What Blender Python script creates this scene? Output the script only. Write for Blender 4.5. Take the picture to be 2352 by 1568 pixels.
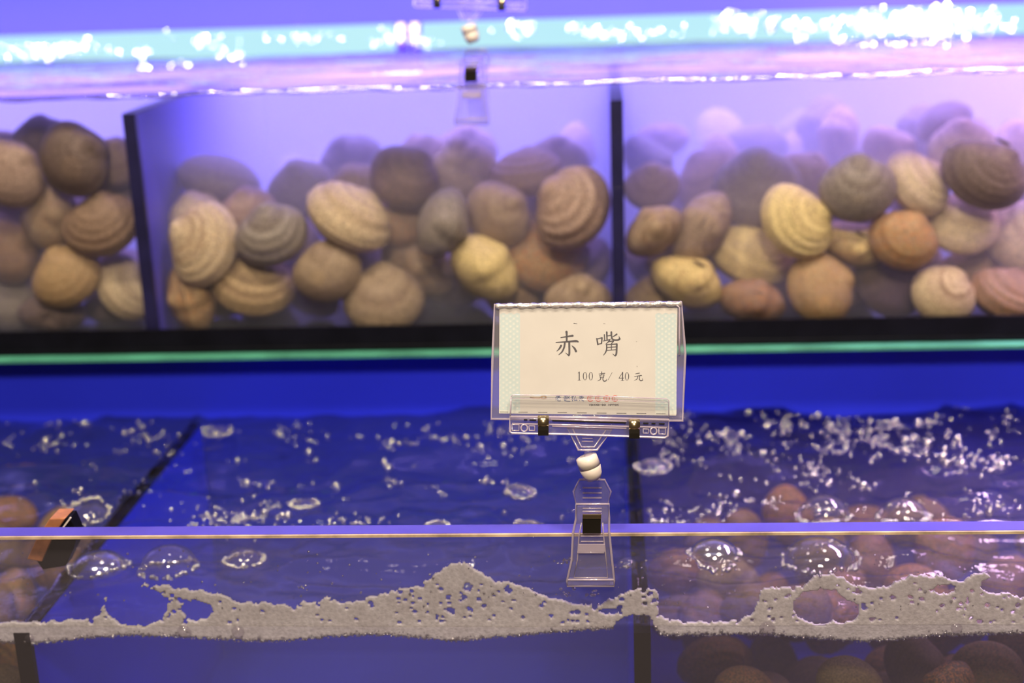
import bpy, bmesh, math, random
import numpy as np
from mathutils import Vector, Matrix

# ------------------------------------------------------------------ clearing
for o in list(bpy.data.objects):
    bpy.data.objects.remove(o, do_unlink=True)
scene = bpy.context.scene
COL = scene.collection
random.seed(7)
rng = np.random.default_rng(7)

# ------------------------------------------------------------------ camera
F = 3200.0                                    # focal length in pixels of the 2352x1568 frame
CZ = 1.35                                     # height of the lens above the floor
CAM = Vector((0, 0, CZ))
_d = Vector((213, -942, F)).normalized()      # horizontal "into the tanks", in camera axes (x right, y down, z forward)
_r = Vector((45000, -700, -F)).normalized()
_r = (_r - _r.dot(_d) * _d).normalized()
_n = _d.cross(_r)                             # down
def cam2world(c):
    c = Vector(c)
    return Vector((c.dot(_r), c.dot(_d), -c.dot(_n)))
AX, AY, AZ = cam2world((1, 0, 0)), cam2world((0, -1, 0)), cam2world((0, 0, -1))
CAMROT = Matrix((AX, AY, AZ)).transposed()
def ray(u, v):
    return cam2world((u - 1176, v - 784, F))
def P(u, v, Y):
    """world point of the photo's (u, v) on the vertical plane at depth Y"""
    d = ray(u, v)
    return CAM + d * (Y / d.y)
def PZ(u, v, Z):
    d = ray(u, v)
    return CAM + d * ((Z - CZ) / d.z)

cd = bpy.data.cameras.new('camera')
cd.sensor_width = 36.0
cd.lens = 36.0 * F / 2352.0
cd.clip_start = 0.05
cd.dof.use_dof = True
cd.dof.focus_distance = 0.705
cd.dof.aperture_fstop = 5.0
cam = bpy.data.objects.new('camera', cd)
cam.matrix_world = Matrix.Translation(CAM) @ CAMROT.to_4x4()
COL.objects.link(cam)
scene.camera = cam

# ------------------------------------------------------------------ world, exposure, sampling
w = bpy.data.worlds.new('world'); scene.world = w; w.use_nodes = True
w.node_tree.nodes['Background'].inputs[0].default_value = (0.30, 0.21, 0.16, 1)
w.node_tree.nodes['Background'].inputs[1].default_value = 0.22
vs = scene.view_settings
scene.display_settings.display_device = 'sRGB'
vs.view_transform = 'Standard'; vs.look = 'None'; vs.gamma = 1.0; vs.use_curve_mapping = False
vs.exposure = 0.0
cy = scene.cycles
cy.max_bounces = 24; cy.diffuse_bounces = 3; cy.glossy_bounces = 4
cy.transmission_bounces = 10; cy.transparent_max_bounces = 40; cy.volume_bounces = 1
cy.sample_clamp_indirect = 4.0
cy.caustics_reflective = False; cy.caustics_refractive = False
cy.use_denoising = True
cy.adaptive_threshold = 0.05

# ------------------------------------------------------------------ room lamps
def area(name, loc, target, size, sizey, energy, color, spread=180):
    l = bpy.data.lights.new(name, 'AREA'); l.shape = 'RECTANGLE'
    l.size = size; l.size_y = sizey; l.energy = energy; l.color = color; l.spread = math.radians(spread)
    o = bpy.data.objects.new(name, l); o.location = loc
    o.rotation_euler = (Vector(target) - Vector(loc)).to_track_quat('-Z', 'Y').to_euler()
    COL.objects.link(o); return o
WARM = (1.0, 0.83, 0.60)
PINK = (1.0, 0.86, 0.80)
# warm ceiling spots of the shop, in front of and above the tanks
area('ceiling_spot', (-0.5, 0.35, 2.4), (-0.1, 0.9, 1.0), 0.16, 0.16, 15, WARM)
area('ceiling_spot', (0.45, 0.40, 2.4), (0.2, 0.9, 1.0), 0.16, 0.16, 17, WARM)
area('ceiling_spot', (0.05, -0.45, 2.2), (0.0, 0.9, 1.05), 0.20, 0.20, 24, WARM)
# lamps over the water
area('tank_spot', (-0.3, 1.15, 2.2), (-0.25, 1.1, 1.2), 0.10, 0.10, 1.0, PINK)
area('tank_spot', (0.35, 1.25, 2.1), (0.35, 1.15, 1.2), 0.10, 0.10, 1.6, PINK)
# violet and blue tube lamps hung over the upper tank, above the frame
area('violet_tube_lamp', (-0.1, 1.23, 1.46), (-0.1, 1.25, 1.2), 1.6, 0.10, 70, (0.38, 0.31, 1.0), 84)
area('blue_tube_lamp', (-0.1, 1.30, 1.48), (-0.1, 1.33, 1.22), 1.6, 0.05, 26, (0.28, 0.50, 1.0), 95)
area('lilac_tube_lamp', (0.40, 1.18, 1.48), (0.36, 1.16, 1.2), 0.75, 0.06, 9, (0.90, 0.60, 1.0), 95)
area('unseen_bluish_light', (-0.05, 0.55, 1.95), (-0.05, 1.0, 1.0), 1.2, 0.05, 0.9, (0.55, 0.6, 1.0))  # unseen bluish light aimed at the lower tank's back wall

# ------------------------------------------------------------------ materials
def mat(name):
    m = bpy.data.materials.new(name); m.use_nodes = True
    nt = m.node_tree; nt.nodes.clear()
    out = nt.nodes.new('ShaderNodeOutputMaterial')
    return m, nt, out
def N(nt, t, **kw):
    n = nt.nodes.new(t)
    for k, v in kw.items():
        if k in n.inputs: n.inputs[k].default_value = v
        else: setattr(n, k, v)
    return n
def L(nt, a, b): nt.links.new(a, b)

def schlick(nt, r0, normal=None):
    """mirror strength by viewing angle, the same from both sides of the surface"""
    lw = N(nt, 'ShaderNodeLayerWeight'); lw.inputs['Blend'].default_value = 0.5
    if normal is not None: L(nt, normal, lw.inputs['Normal'])
    p = N(nt, 'ShaderNodeMath', operation='POWER'); p.inputs[1].default_value = 5.0; L(nt, lw.outputs['Facing'], p.inputs[0])
    m = N(nt, 'ShaderNodeMath', operation='MULTIPLY_ADD'); m.inputs[1].default_value = 1 - r0; m.inputs[2].default_value = r0
    L(nt, p.outputs[0], m.inputs[0]); return m
def principled(name, color, rough=0.5, metal=0.0, spec=0.5, noise=0.0, scale=40, bump=0.0):
    m, nt, out = mat(name)
    b = N(nt, 'ShaderNodeBsdfPrincipled')
    b.inputs['Base Color'].default_value = (*color, 1)
    b.inputs['Roughness'].default_value = rough
    b.inputs['Metallic'].default_value = metal
    b.inputs['Specular IOR Level'].default_value = spec
    tc = N(nt, 'ShaderNodeTexCoord')
    nz = N(nt, 'ShaderNodeTexNoise'); nz.inputs['Scale'].default_value = scale; nz.inputs['Detail'].default_value = 5
    L(nt, tc.outputs['Object'], nz.inputs['Vector'])
    if noise:
        mx = N(nt, 'ShaderNodeMix', data_type='RGBA', blend_type='MULTIPLY')
        mx.inputs[0].default_value = 1.0
        mx.inputs[6].default_value = (*color, 1)
        mr = N(nt, 'ShaderNodeMapRange'); mr.inputs[3].default_value = 1 - noise; mr.inputs[4].default_value = 1 + noise
        mr.inputs[1].default_value = 0.3; mr.inputs[2].default_value = 0.7
        L(nt, nz.outputs['Fac'], mr.inputs[0]); L(nt, mr.outputs[0], mx.inputs[7])
        L(nt, mx.outputs[2], b.inputs['Base Color'])
    if bump:
        bp = N(nt, 'ShaderNodeBump'); bp.inputs['Strength'].default_value = bump; bp.inputs['Distance'].default_value = 0.001
        L(nt, nz.outputs['Fac'], bp.inputs['Height']); L(nt, bp.outputs[0], b.inputs['Normal'])
    L(nt, b.outputs[0], out.inputs[0])
    return m

def clear(name, tint=(0.97, 0.97, 1.0), refl=1.0, rough=0.05, veil=0.0, veilcol=(0.8, 0.75, 0.9), ior=1.45, bump=0.0, bscale=300, refmin=0.0):
    """thin clear stuff: lets light straight through, mirrors by Fresnel, may carry a little milky veil"""
    m, nt, out = mat(name)
    t = N(nt, 'ShaderNodeBsdfTransparent'); t.inputs[0].default_value = (*tint, 1)
    g = N(nt, 'ShaderNodeBsdfGlossy'); g.inputs['Roughness'].default_value = rough
    mu = N(nt, 'ShaderNodeMath', operation='MULTIPLY_ADD', use_clamp=True); mu.inputs[1].default_value = refl; mu.inputs[2].default_value = refmin
    mix = N(nt, 'ShaderNodeMixShader')
    bn_ = None
    last = t.outputs[0]
    if veil:
        d = N(nt, 'ShaderNodeBsdfDiffuse'); d.inputs[0].default_value = (*veilcol, 1)
        mv = N(nt, 'ShaderNodeMixShader'); mv.inputs[0].default_value = veil
        L(nt, t.outputs[0], mv.inputs[1]); L(nt, d.outputs[0], mv.inputs[2]); last = mv.outputs[0]
    if bump:
        tc = N(nt, 'ShaderNodeTexCoord'); nz = N(nt, 'ShaderNodeTexNoise'); nz.inputs['Scale'].default_value = bscale
        bp = N(nt, 'ShaderNodeBump'); bp.inputs['Strength'].default_value = bump; bp.inputs['Distance'].default_value = 0.001
        L(nt, tc.outputs['Object'], nz.inputs['Vector']); L(nt, nz.outputs['Fac'], bp.inputs['Height'])
        L(nt, bp.outputs[0], g.inputs['Normal']); bn_ = bp.outputs[0]
    fr = schlick(nt, ((ior - 1) / (ior + 1)) ** 2, bn_); L(nt, fr.outputs[0], mu.inputs[0])
    L(nt, mu.outputs[0], mix.inputs[0]); L(nt, last, mix.inputs[1]); L(nt, g.outputs[0], mix.inputs[2])
    L(nt, mix.outputs[0], out.inputs[0])
    return m

def water_mat(name, tint, refl, density, scol, absorb=0.0, acol=(0.3, 0.3, 1.0), bump=0.35, bscale=90, rough=0.04, top=(1, 1, 1)):
    m, nt, out = mat(name)
    t = N(nt, 'ShaderNodeBsdfTransparent'); t.inputs[0].default_value = (*tint, 1)
    g = N(nt, 'ShaderNodeBsdfGlossy'); g.inputs['Roughness'].default_value = rough
    tc = N(nt, 'ShaderNodeTexCoord'); nz = N(nt, 'ShaderNodeTexNoise'); nz.inputs['Scale'].default_value = bscale; nz.inputs['Detail'].default_value = 4
    bp = N(nt, 'ShaderNodeBump'); bp.inputs['Strength'].default_value = bump; bp.inputs['Distance'].default_value = 0.004
    L(nt, tc.outputs['Object'], nz.inputs['Vector']); L(nt, nz.outputs['Fac'], bp.inputs['Height'])
    L(nt, bp.outputs[0], g.inputs['Normal']); fr = schlick(nt, 0.02, bp.outputs[0])
    # only the open top of the water body mirrors; its sides lie against the panes
    ge = N(nt, 'ShaderNodeNewGeometry'); se = N(nt, 'ShaderNodeSeparateXYZ'); L(nt, ge.outputs['Normal'], se.inputs[0])
    ab = N(nt, 'ShaderNodeMath', operation='ABSOLUTE'); L(nt, se.outputs[2], ab.inputs[0])
    gt = N(nt, 'ShaderNodeMath', operation='GREATER_THAN'); gt.inputs[1].default_value = 0.15; L(nt, ab.outputs[0], gt.inputs[0])
    tm = N(nt, 'ShaderNodeMix', data_type='RGBA'); tm.inputs[6].default_value = (*tint, 1); tm.inputs[7].default_value = (*top, 1)
    L(nt, gt.outputs[0], tm.inputs[0]); L(nt, tm.outputs[2], t.inputs[0])
    mu = N(nt, 'ShaderNodeMath', operation='MULTIPLY'); mu.inputs[1].default_value = refl; L(nt, fr.outputs[0], mu.inputs[0])
    m2 = N(nt, 'ShaderNodeMath', operation='MULTIPLY', use_clamp=True); L(nt, mu.outputs[0], m2.inputs[0]); L(nt, gt.outputs[0], m2.inputs[1])
    mix = N(nt, 'ShaderNodeMixShader'); L(nt, m2.outputs[0], mix.inputs[0]); L(nt, t.outputs[0], mix.inputs[1]); L(nt, g.outputs[0], mix.inputs[2])
    L(nt, mix.outputs[0], out.inputs[0])
    vol = N(nt, 'ShaderNodeVolumeScatter'); vol.inputs['Color'].default_value = (*scol, 1); vol.inputs['Density'].default_value = density
    vol.inputs['Anisotropy'].default_value = 0.2
    v = vol.outputs[0]
    if absorb:
        va = N(nt, 'ShaderNodeVolumeAbsorption'); va.inputs['Color'].default_value = (*acol, 1); va.inputs['Density'].default_value = absorb
        ad = N(nt, 'ShaderNodeAddShader'); L(nt, v, ad.inputs[0]); L(nt, va.outputs[0], ad.inputs[1]); v = ad.outputs[0]
    L(nt, v, out.inputs['Volume'])
    return m

def emit(name, color, strength):
    m, nt, out = mat(name)
    e = N(nt, 'ShaderNodeEmission'); e.inputs[0].default_value = (*color, 1); e.inputs[1].default_value = strength
    L(nt, e.outputs[0], out.inputs[0]); return m

def shell_mat():
    m, nt, out = mat('clam_shell')
    b = N(nt, 'ShaderNodeBsdfPrincipled'); b.inputs['Roughness'].default_value = 0.55; b.inputs['Specular IOR Level'].default_value = 0.35
    oi = N(nt, 'ShaderNodeObjectInfo')
    at = N(nt, 'ShaderNodeAttribute', attribute_name='growth')
    tc = N(nt, 'ShaderNodeTexCoord')
    # concentric growth bands: noise along the growth coordinate, a little wobble across
    wob = N(nt, 'ShaderNodeTexNoise'); wob.inputs['Scale'].default_value = 60; wob.inputs['Detail'].default_value = 3
    L(nt, tc.outputs['Object'], wob.inputs['Vector'])
    wa = N(nt, 'ShaderNodeMath', operation='MULTIPLY_ADD'); wa.inputs[1].default_value = 0.34
    L(nt, wob.outputs['Fac'], wa.inputs[0]); L(nt, at.outputs['Fac'], wa.inputs[2])
    rnd = N(nt, 'ShaderNodeMath', operation='MULTIPLY'); rnd.inputs[1].default_value = 37.0
    L(nt, oi.outputs['Random'], rnd.inputs[0])
    cx = N(nt, 'ShaderNodeCombineXYZ'); L(nt, wa.outputs[0], cx.inputs[0]); L(nt, rnd.outputs[0], cx.inputs[1])
    bn = N(nt, 'ShaderNodeTexNoise'); bn.inputs['Scale'].default_value = 13; bn.inputs['Detail'].default_value = 4; bn.inputs['Roughness'].default_value = 0.65
    L(nt, cx.outputs[0], bn.inputs['Vector'])
    ramp = N(nt, 'ShaderNodeValToRGB'); r = ramp.color_ramp
    r.elements[0].position = 0.33; r.elements[0].color = (0.38, 0.27, 0.23, 1)
    r.elements[1].position = 0.68; r.elements[1].color = (1.35, 1.32, 1.2, 1)
    e = r.elements.new(0.43); e.color = (0.80, 0.72, 0.64, 1)
    e = r.elements.new(0.55); e.color = (1.05, 1.0, 0.92, 1)
    L(nt, bn.outputs['Fac'], ramp.inputs[0])
    mx = N(nt, 'ShaderNodeMix', data_type='RGBA', blend_type='MULTIPLY'); mx.inputs[0].default_value = 0.85
    L(nt, oi.outputs['Color'], mx.inputs[6]); L(nt, ramp.outputs[0], mx.inputs[7])
    # mottled wear
    mo = N(nt, 'ShaderNodeTexNoise'); mo.inputs['Scale'].default_value = 48; mo.inputs['Detail'].default_value = 6
    L(nt, tc.outputs['Object'], mo.inputs['Vector'])
    mr = N(nt, 'ShaderNodeMapRange'); mr.inputs[1].default_value = 0.32; mr.inputs[2].default_value = 0.7; mr.inputs[3].default_value = 0.42; mr.inputs[4].default_value = 1.42
    L(nt, mo.outputs['Fac'], mr.inputs[0])
    m2 = N(nt, 'ShaderNodeMix', data_type='RGBA', blend_type='MULTIPLY'); m2.inputs[0].default_value = 1.0
    L(nt, mx.outputs[2], m2.inputs[6]); L(nt, mr.outputs[0], m2.inputs[7])
    # rust stain, as strong as the object's colour alpha says
    st = N(nt, 'ShaderNodeTexNoise'); st.inputs['Scale'].default_value = 32
    L(nt, tc.outputs['Object'], st.inputs['Vector'])
    sr = N(nt, 'ShaderNodeMapRange'); sr.inputs[1].default_value = 0.46; sr.inputs[2].default_value = 0.62
    L(nt, st.outputs['Fac'], sr.inputs[0])
    sm = N(nt, 'ShaderNodeMath', operation='MULTIPLY'); L(nt, sr.outputs[0], sm.inputs[0])
    inv = N(nt, 'ShaderNodeMath', operation='SUBTRACT'); inv.inputs[0].default_value = 1.0
    L(nt, oi.outputs['Alpha'], inv.inputs[1]); L(nt, inv.outputs[0], sm.inputs[1])
    m3 = N(nt, 'ShaderNodeMix', data_type='RGBA'); m3.inputs[7].default_value = (0.50, 0.19, 0.045, 1)
    L(nt, sm.outputs[0], m3.inputs[0]); L(nt, m2.outputs[2], m3.inputs[6])
    L(nt, m3.outputs[2], b.inputs['Base Color'])
    bp = N(nt, 'ShaderNodeBump'); bp.inputs['Strength'].default_value = 0.5; bp.inputs['Distance'].default_value = 0.0012
    L(nt, bn.outputs['Fac'], bp.inputs['Height']); L(nt, bp.outputs[0], b.inputs['Normal'])
    L(nt, b.outputs[0], out.inputs[0])
    return m

def foam_mat():
    m, nt, out = mat('foam')
    b = N(nt, 'ShaderNodeBsdfPrincipled')
    b.inputs['Roughness'].default_value = 0.35; b.inputs['Specular IOR Level'].default_value = 0.6
    tc = N(nt, 'ShaderNodeTexCoord')
    vo = N(nt, 'ShaderNodeTexVoronoi'); vo.inputs['Scale'].default_value = 900
    L(nt, tc.outputs['Object'], vo.inputs['Vector'])
    v2 = N(nt, 'ShaderNodeTexNoise'); v2.inputs['Scale'].default_value = 70; v2.inputs['Detail'].default_value = 6
    L(nt, tc.outputs['Object'], v2.inputs['Vector'])
    ramp = N(nt, 'ShaderNodeValToRGB'); ramp.color_ramp.elements[0].position = 0.3; ramp.color_ramp.elements[0].color = (0.80, 0.75, 0.76, 1)
    ramp.color_ramp.elements[1].position = 0.7; ramp.color_ramp.elements[1].color = (0.97, 0.93, 0.94, 1)
    L(nt, v2.outputs['Fac'], ramp.inputs[0]); L(nt, ramp.outputs[0], b.inputs['Base Color'])
    v3 = N(nt, 'ShaderNodeTexVoronoi'); v3.inputs['Scale'].default_value = 420; L(nt, tc.outputs['Object'], v3.inputs['Vector'])
    r3_ = N(nt, 'ShaderNodeMapRange'); r3_.inputs[1].default_value = 0.0; r3_.inputs[2].default_value = 0.8; r3_.inputs[3].default_value = 0.80; r3_.inputs[4].default_value = 1.08
    L(nt, v3.outputs['Distance'], r3_.inputs[0])
    mm = N(nt, 'ShaderNodeMix', data_type='RGBA', blend_type='MULTIPLY'); mm.inputs[0].default_value = 1.0
    L(nt, ramp.outputs[0], mm.inputs[6]); L(nt, r3_.outputs[0], mm.inputs[7]); L(nt, mm.outputs[2], b.inputs['Base Color'])
    bp = N(nt, 'ShaderNodeBump', invert=True); bp.inputs['Strength'].default_value = 0.35; bp.inputs['Distance'].default_value = 0.0004
    L(nt, vo.outputs['Distance'], bp.inputs['Height']); L(nt, bp.outputs[0], b.inputs['Normal'])
    t = N(nt, 'ShaderNodeBsdfTransparent')
    mx = N(nt, 'ShaderNodeMixShader'); mx.inputs[0].default_value = 0.93
    L(nt, t.outputs[0], mx.inputs[1]); L(nt, b.outputs[0], mx.inputs[2]); L(nt, mx.outputs[0], out.inputs[0])
    return m

M = {}
M['shell'] = shell_mat()
M['ligament'] = principled('ligament', (0.11, 0.07, 0.04), 0.7, noise=0.3)
M['foam'] = foam_mat()
M['black'] = principled('black_silicone', (0.004, 0.004, 0.008), 0.5, spec=0.1, noise=0.3, bump=0.2)
M['navy'] = principled('dark_divider', (0.014, 0.012, 0.055), 0.4, noise=0.3)
M['div_up'] = principled('haze_tinted_divider', (0.10, 0.08, 0.55), 0.5, noise=0.1, scale=10)  # dark plates: the water's violet haze is put into their face colour
M['blue'] = principled('blue_panel', (0.024, 0.038, 0.90), 0.45, spec=0.2, noise=0.08, scale=6)
M['lilac_panel'] = principled('pale_back_panel', (0.030, 0.014, 0.18), 0.6, noise=0.06, scale=8)
M['wall'] = principled('wall_paint', (0.05, 0.02, 0.2), 0.7, noise=0.05, scale=3)
M['pane'] = clear('tank_pane', tint=(0.96, 0.97, 1.0), refl=0.55, rough=0.03)
M['front_pane'] = clear('front_acrylic', tint=(0.92, 0.92, 0.95), refl=0.7, rough=0.04, veil=0.042, veilcol=(0.62, 0.55, 0.62))  # veil: slight glass haze, with the warm room's reflection put into it
M['pane_edge'] = principled('blue_reflection_edge', (0.08, 0.065, 0.50), 0.28, noise=0.12, scale=30)  # blue lamp reflection on the clear edge, put into its colour
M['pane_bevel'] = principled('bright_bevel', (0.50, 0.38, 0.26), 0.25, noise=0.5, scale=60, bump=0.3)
M['green_edge'] = principled('green_glass_edge', (0.07, 0.30, 0.21), 0.3, noise=0.35, scale=25)
M['clear'] = clear('clear_plastic', tint=(0.95, 0.94, 0.98), refl=1.2, rough=0.06, veil=0.07, refmin=0.03)
M['rim'] = clear('clear_plastic_rim', tint=(0.82, 0.80, 0.92), refl=1.5, rough=0.10, veil=0.42, veilcol=(0.85, 0.72, 0.85), refmin=0.12)
M['flap'] = clear('clear_flap', tint=(1, 1, 1), refl=0.9, rough=0.06, veil=0.02, refmin=0.01)
M['sleeve'] = clear('card_sleeve', tint=(1, 1, 1), refl=0.9, rough=0.05, veil=0.045, refmin=0.02, bump=0.15, bscale=120)
M['paper'] = principled('cream_paper', (0.64, 0.62, 0.59), 0.8, noise=0.035, scale=60)
M['ink'] = principled('black_ink', (0.015, 0.013, 0.014), 0.6, noise=0.2)
M['blue_ink'] = principled('blue_ink', (0.07, 0.12, 0.28), 0.6, noise=0.2)
M['red_ink'] = principled('red_ink', (0.62, 0.13, 0.09), 0.6, noise=0.2)
M['brown_ink'] = principled('brown_ink', (0.46, 0.33, 0.20), 0.7, noise=0.3, scale=200)
M['pale_blue_ink'] = principled('pale_blue_ink', (0.44, 0.62, 0.68), 0.8, noise=0.05)
M['strip_tone'] = principled('pale_strip_tone', (0.70, 0.74, 0.70), 0.8, noise=0.03)
M['nylon'] = principled('white_nylon', (0.72, 0.64, 0.60), 0.35, noise=0.05)
M['brass'] = principled('brass_spring', (0.75, 0.62, 0.38), 0.22, metal=1.0, noise=0.1)
M['dark_steel'] = principled('dark_spring', (0.012, 0.010, 0.008), 0.25, metal=0.0, noise=0.2)
M['wood'] = principled('copper_wood', (0.42, 0.17, 0.08), 0.35, noise=0.35, scale=120)
M['froth'] = clear('froth_bubbles', tint=(0.95, 0.93, 0.98), refl=2.2, rough=0.12, veil=0.06, refmin=0.28, veilcol=(0.9, 0.85, 0.9))
M['film'] = clear('bubble_film', tint=(0.92, 0.90, 0.93), refl=1.6, rough=0.05, veil=0.03, refmin=0.03, bump=0.25, bscale=160)
M['tube'] = None
M['cap'] = principled('lamp_socket', (0.18, 0.10, 0.85), 0.5)
M['water_up'] = water_mat('upper_water', (0.99, 0.99, 1.0), 1.0, 4.6, (0.95, 0.93, 1.0), bump=0.30, bscale=26, top=(0.52, 0.42, 0.62))  # top tint puts the light lost at the surface into the colour
M['water_low'] = water_mat('lower_water', (0.97, 0.97, 1.0), 1.3, 0.9, (0.40, 0.45, 1.0), bump=0.40, bscale=60)
M['water_right'] = water_mat('murky_water', (0.97, 0.97, 1.0), 1.3, 1.5, (0.42, 0.40, 0.75), absorb=2.0, acol=(0.5, 0.45, 0.7), bump=0.40, bscale=60)

# ------------------------------------------------------------------ object helpers
def tag(o, label=None, cat=None, group=None, kind=None):
    if label: o['label'] = label
    if cat: o['category'] = cat
    if group: o['group'] = group
    if kind: o['kind'] = kind
    return o
def empty(name, loc, label=None, cat=None, group=None):
    o = bpy.data.objects.new(name, None); o.location = loc; o.empty_display_size = 0.01
    COL.objects.link(o); return tag(o, label, cat, group)
def link(name, me, parent=None):
    o = bpy.data.objects.new(name, me); COL.objects.link(o)
    if parent is not None: o.parent = parent
    return o
def mesh(name, verts, faces, m, parent=None, smooth=True, origin=None):
    me = bpy.data.meshes.new(name)
    if origin is None and parent is not None: origin = parent.location
    if origin is not None:
        ox, oy, oz = origin
        verts = [(v[0] - ox, v[1] - oy, v[2] - oz) for v in verts]
    me.from_pydata([tuple(v) for v in verts], [], [tuple(f) for f in faces])
    me.materials.append(m)
    if smooth: me.polygons.foreach_set('use_smooth', [True] * len(me.polygons))
    me.update()
    o = link(name, me, parent)
    if origin is not None and parent is None: o.location = origin
    return o
class MB:
    """collects solids into one mesh"""
    def __init__(s): s.v = []; s.f = []
    def add(s, v, f):
        k = len(s.v); s.v += [tuple(x) for x in v]; s.f += [tuple(i + k for i in q) for q in f]
    def box(s, x0, x1, y0, y1, z0, z1):
        s.add([(x0, y0, z0), (x1, y0, z0), (x1, y1, z0), (x0, y1, z0), (x0, y0, z1), (x1, y0, z1), (x1, y1, z1), (x0, y1, z1)],
              [(0, 3, 2, 1), (4, 5, 6, 7), (0, 1, 5, 4), (1, 2, 6, 5), (2, 3, 7, 6), (3, 0, 4, 7)])
    def prism(s, poly, z0, z1):
        """poly in (x, y), extruded along z in local card space"""
        n = len(poly)
        s.add([(p[0], p[1], z0) for p in poly] + [(p[0], p[1], z1) for p in poly],
              [tuple(range(n))[::-1], tuple(range(n, 2 * n))] + [(i, (i + 1) % n, n + (i + 1) % n, n + i) for i in range(n)])
    def tube(s, pts, r, closed=False, seg=8):
        pts = [Vector(p) for p in pts]; n = len(pts); rs = r if isinstance(r, (list, tuple)) else [r] * n
        vs, fs = [], []
        for i, p in enumerate(pts):
            a = pts[(i - 1) % n] if (closed or i > 0) else p
            b = pts[(i + 1) % n] if (closed or i < n - 1) else p
            t = (b - a).normalized() if (b - a).length > 0 else Vector((1, 0, 0))
            up = Vector((0, 0, 1)) if abs(t.z) < 0.9 else Vector((0, 1, 0))
            x = t.cross(up).normalized(); y = x.cross(t)
            for k in range(seg):
                an = 2 * math.pi * k / seg
                vs.append(p + (x * math.cos(an) + y * math.sin(an)) * rs[i])
        m = n if closed else n - 1
        for i in range(m):
            for k in range(seg):
                j = (i + 1) % n
                fs.append((i * seg + k, i * seg + (k + 1) % seg, j * seg + (k + 1) % seg, j * seg + k))
        if not closed:
            fs.append(tuple(range(seg))[::-1]); fs.append(tuple((n - 1) * seg + k for k in range(seg)))
        s.add(vs, fs)
    def sphere(s, c, r, seg=10, rings=6, squash=1.0, half=False):
        vs, fs = [], []
        top = math.pi / 2 if half else math.pi
        for i in range(rings + 1):
            th = top * i / rings
            for k in range(seg):
                an = 2 * math.pi * k / seg
                vs.append((c[0] + r * math.sin(th) * math.cos(an), c[1] + r * math.sin(th) * math.sin(an), c[2] + r * math.cos(th) * squash))
        for i in range(rings):
            for k in range(seg):
                fs.append((i * seg + k, (i + 1) * seg + k, (i + 1) * seg + (k + 1) % seg, i * seg + (k + 1) % seg))
        s.add(vs, fs)
    def build(s, name, m, parent=None, smooth=False, origin=None):
        return mesh(name, s.v, s.f, m, parent, smooth, origin)
def bevel(o, w, seg=2):
    md = o.modifiers.new('bevel', 'BEVEL'); md.width = w; md.segments = seg; md.limit_method = 'ANGLE'
    return o

def vnoise(nx, ny, cx, cy, r):
    """smooth value noise nx x ny with roughly cx x cy cells"""
    g = r.random((cy + 3, cx + 3)) * 2 - 1
    x = np.linspace(0, cx - 1e-6, nx); y = np.linspace(0, cy - 1e-6, ny)
    xi = x.astype(int); yi = y.astype(int); fx = x - xi; fy = y - yi
    fx = fx * fx * (3 - 2 * fx); fy = (fy * fy * (3 - 2 * fy))[:, None]
    a = g[yi][:, xi]; b = g[yi][:, xi + 1]; c = g[yi + 1][:, xi]; d = g[yi + 1][:, xi + 1]
    return (a * (1 - fx) + b * fx) * (1 - fy) + (c * (1 - fx) + d * fx) * fy

# ------------------------------------------------------------------ measures of the place
YG = 0.660            # outer face of the lower tank's front pane
TG = 0.012            # its thickness
Z_GTOP = CZ - 0.2964  # its top edge
Z_WL = CZ - 0.3555    # water level of the lower tank
Y_LB = 1.014          # back panel of the lower tank
Z_LF = CZ - 0.56      # floor of the lower tank
YU = 1.000            # outer face of the upper tank's front pane
Y_UB = 1.40           # its back
Z_UW = CZ - 0.1045    # its water level
Z_UF = CZ - 0.2925     # its floor
Z_SH = CZ - 0.2975    # top of the green glass plate it stands on
X0, X1 = -0.92, 0.72

# ------------------------------------------------------------------ wall behind
wb = MB(); wb.box(X0 - 0.5, X1 + 0.5, Y_UB + 0.05, Y_UB + 0.09, 0, 2.6)
tag(wb.build('wall_back', M['wall']), kind='structure')
fl = MB(); fl.box(X0 - 0.5, X1 + 0.5, -0.6, Y_UB + 0.09, -0.05, 0)
tag(fl.build('floor', principled('floor_tile', (0.10, 0.08, 0.07), 0.5, noise=0.2, scale=5)), kind='structure')

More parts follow.
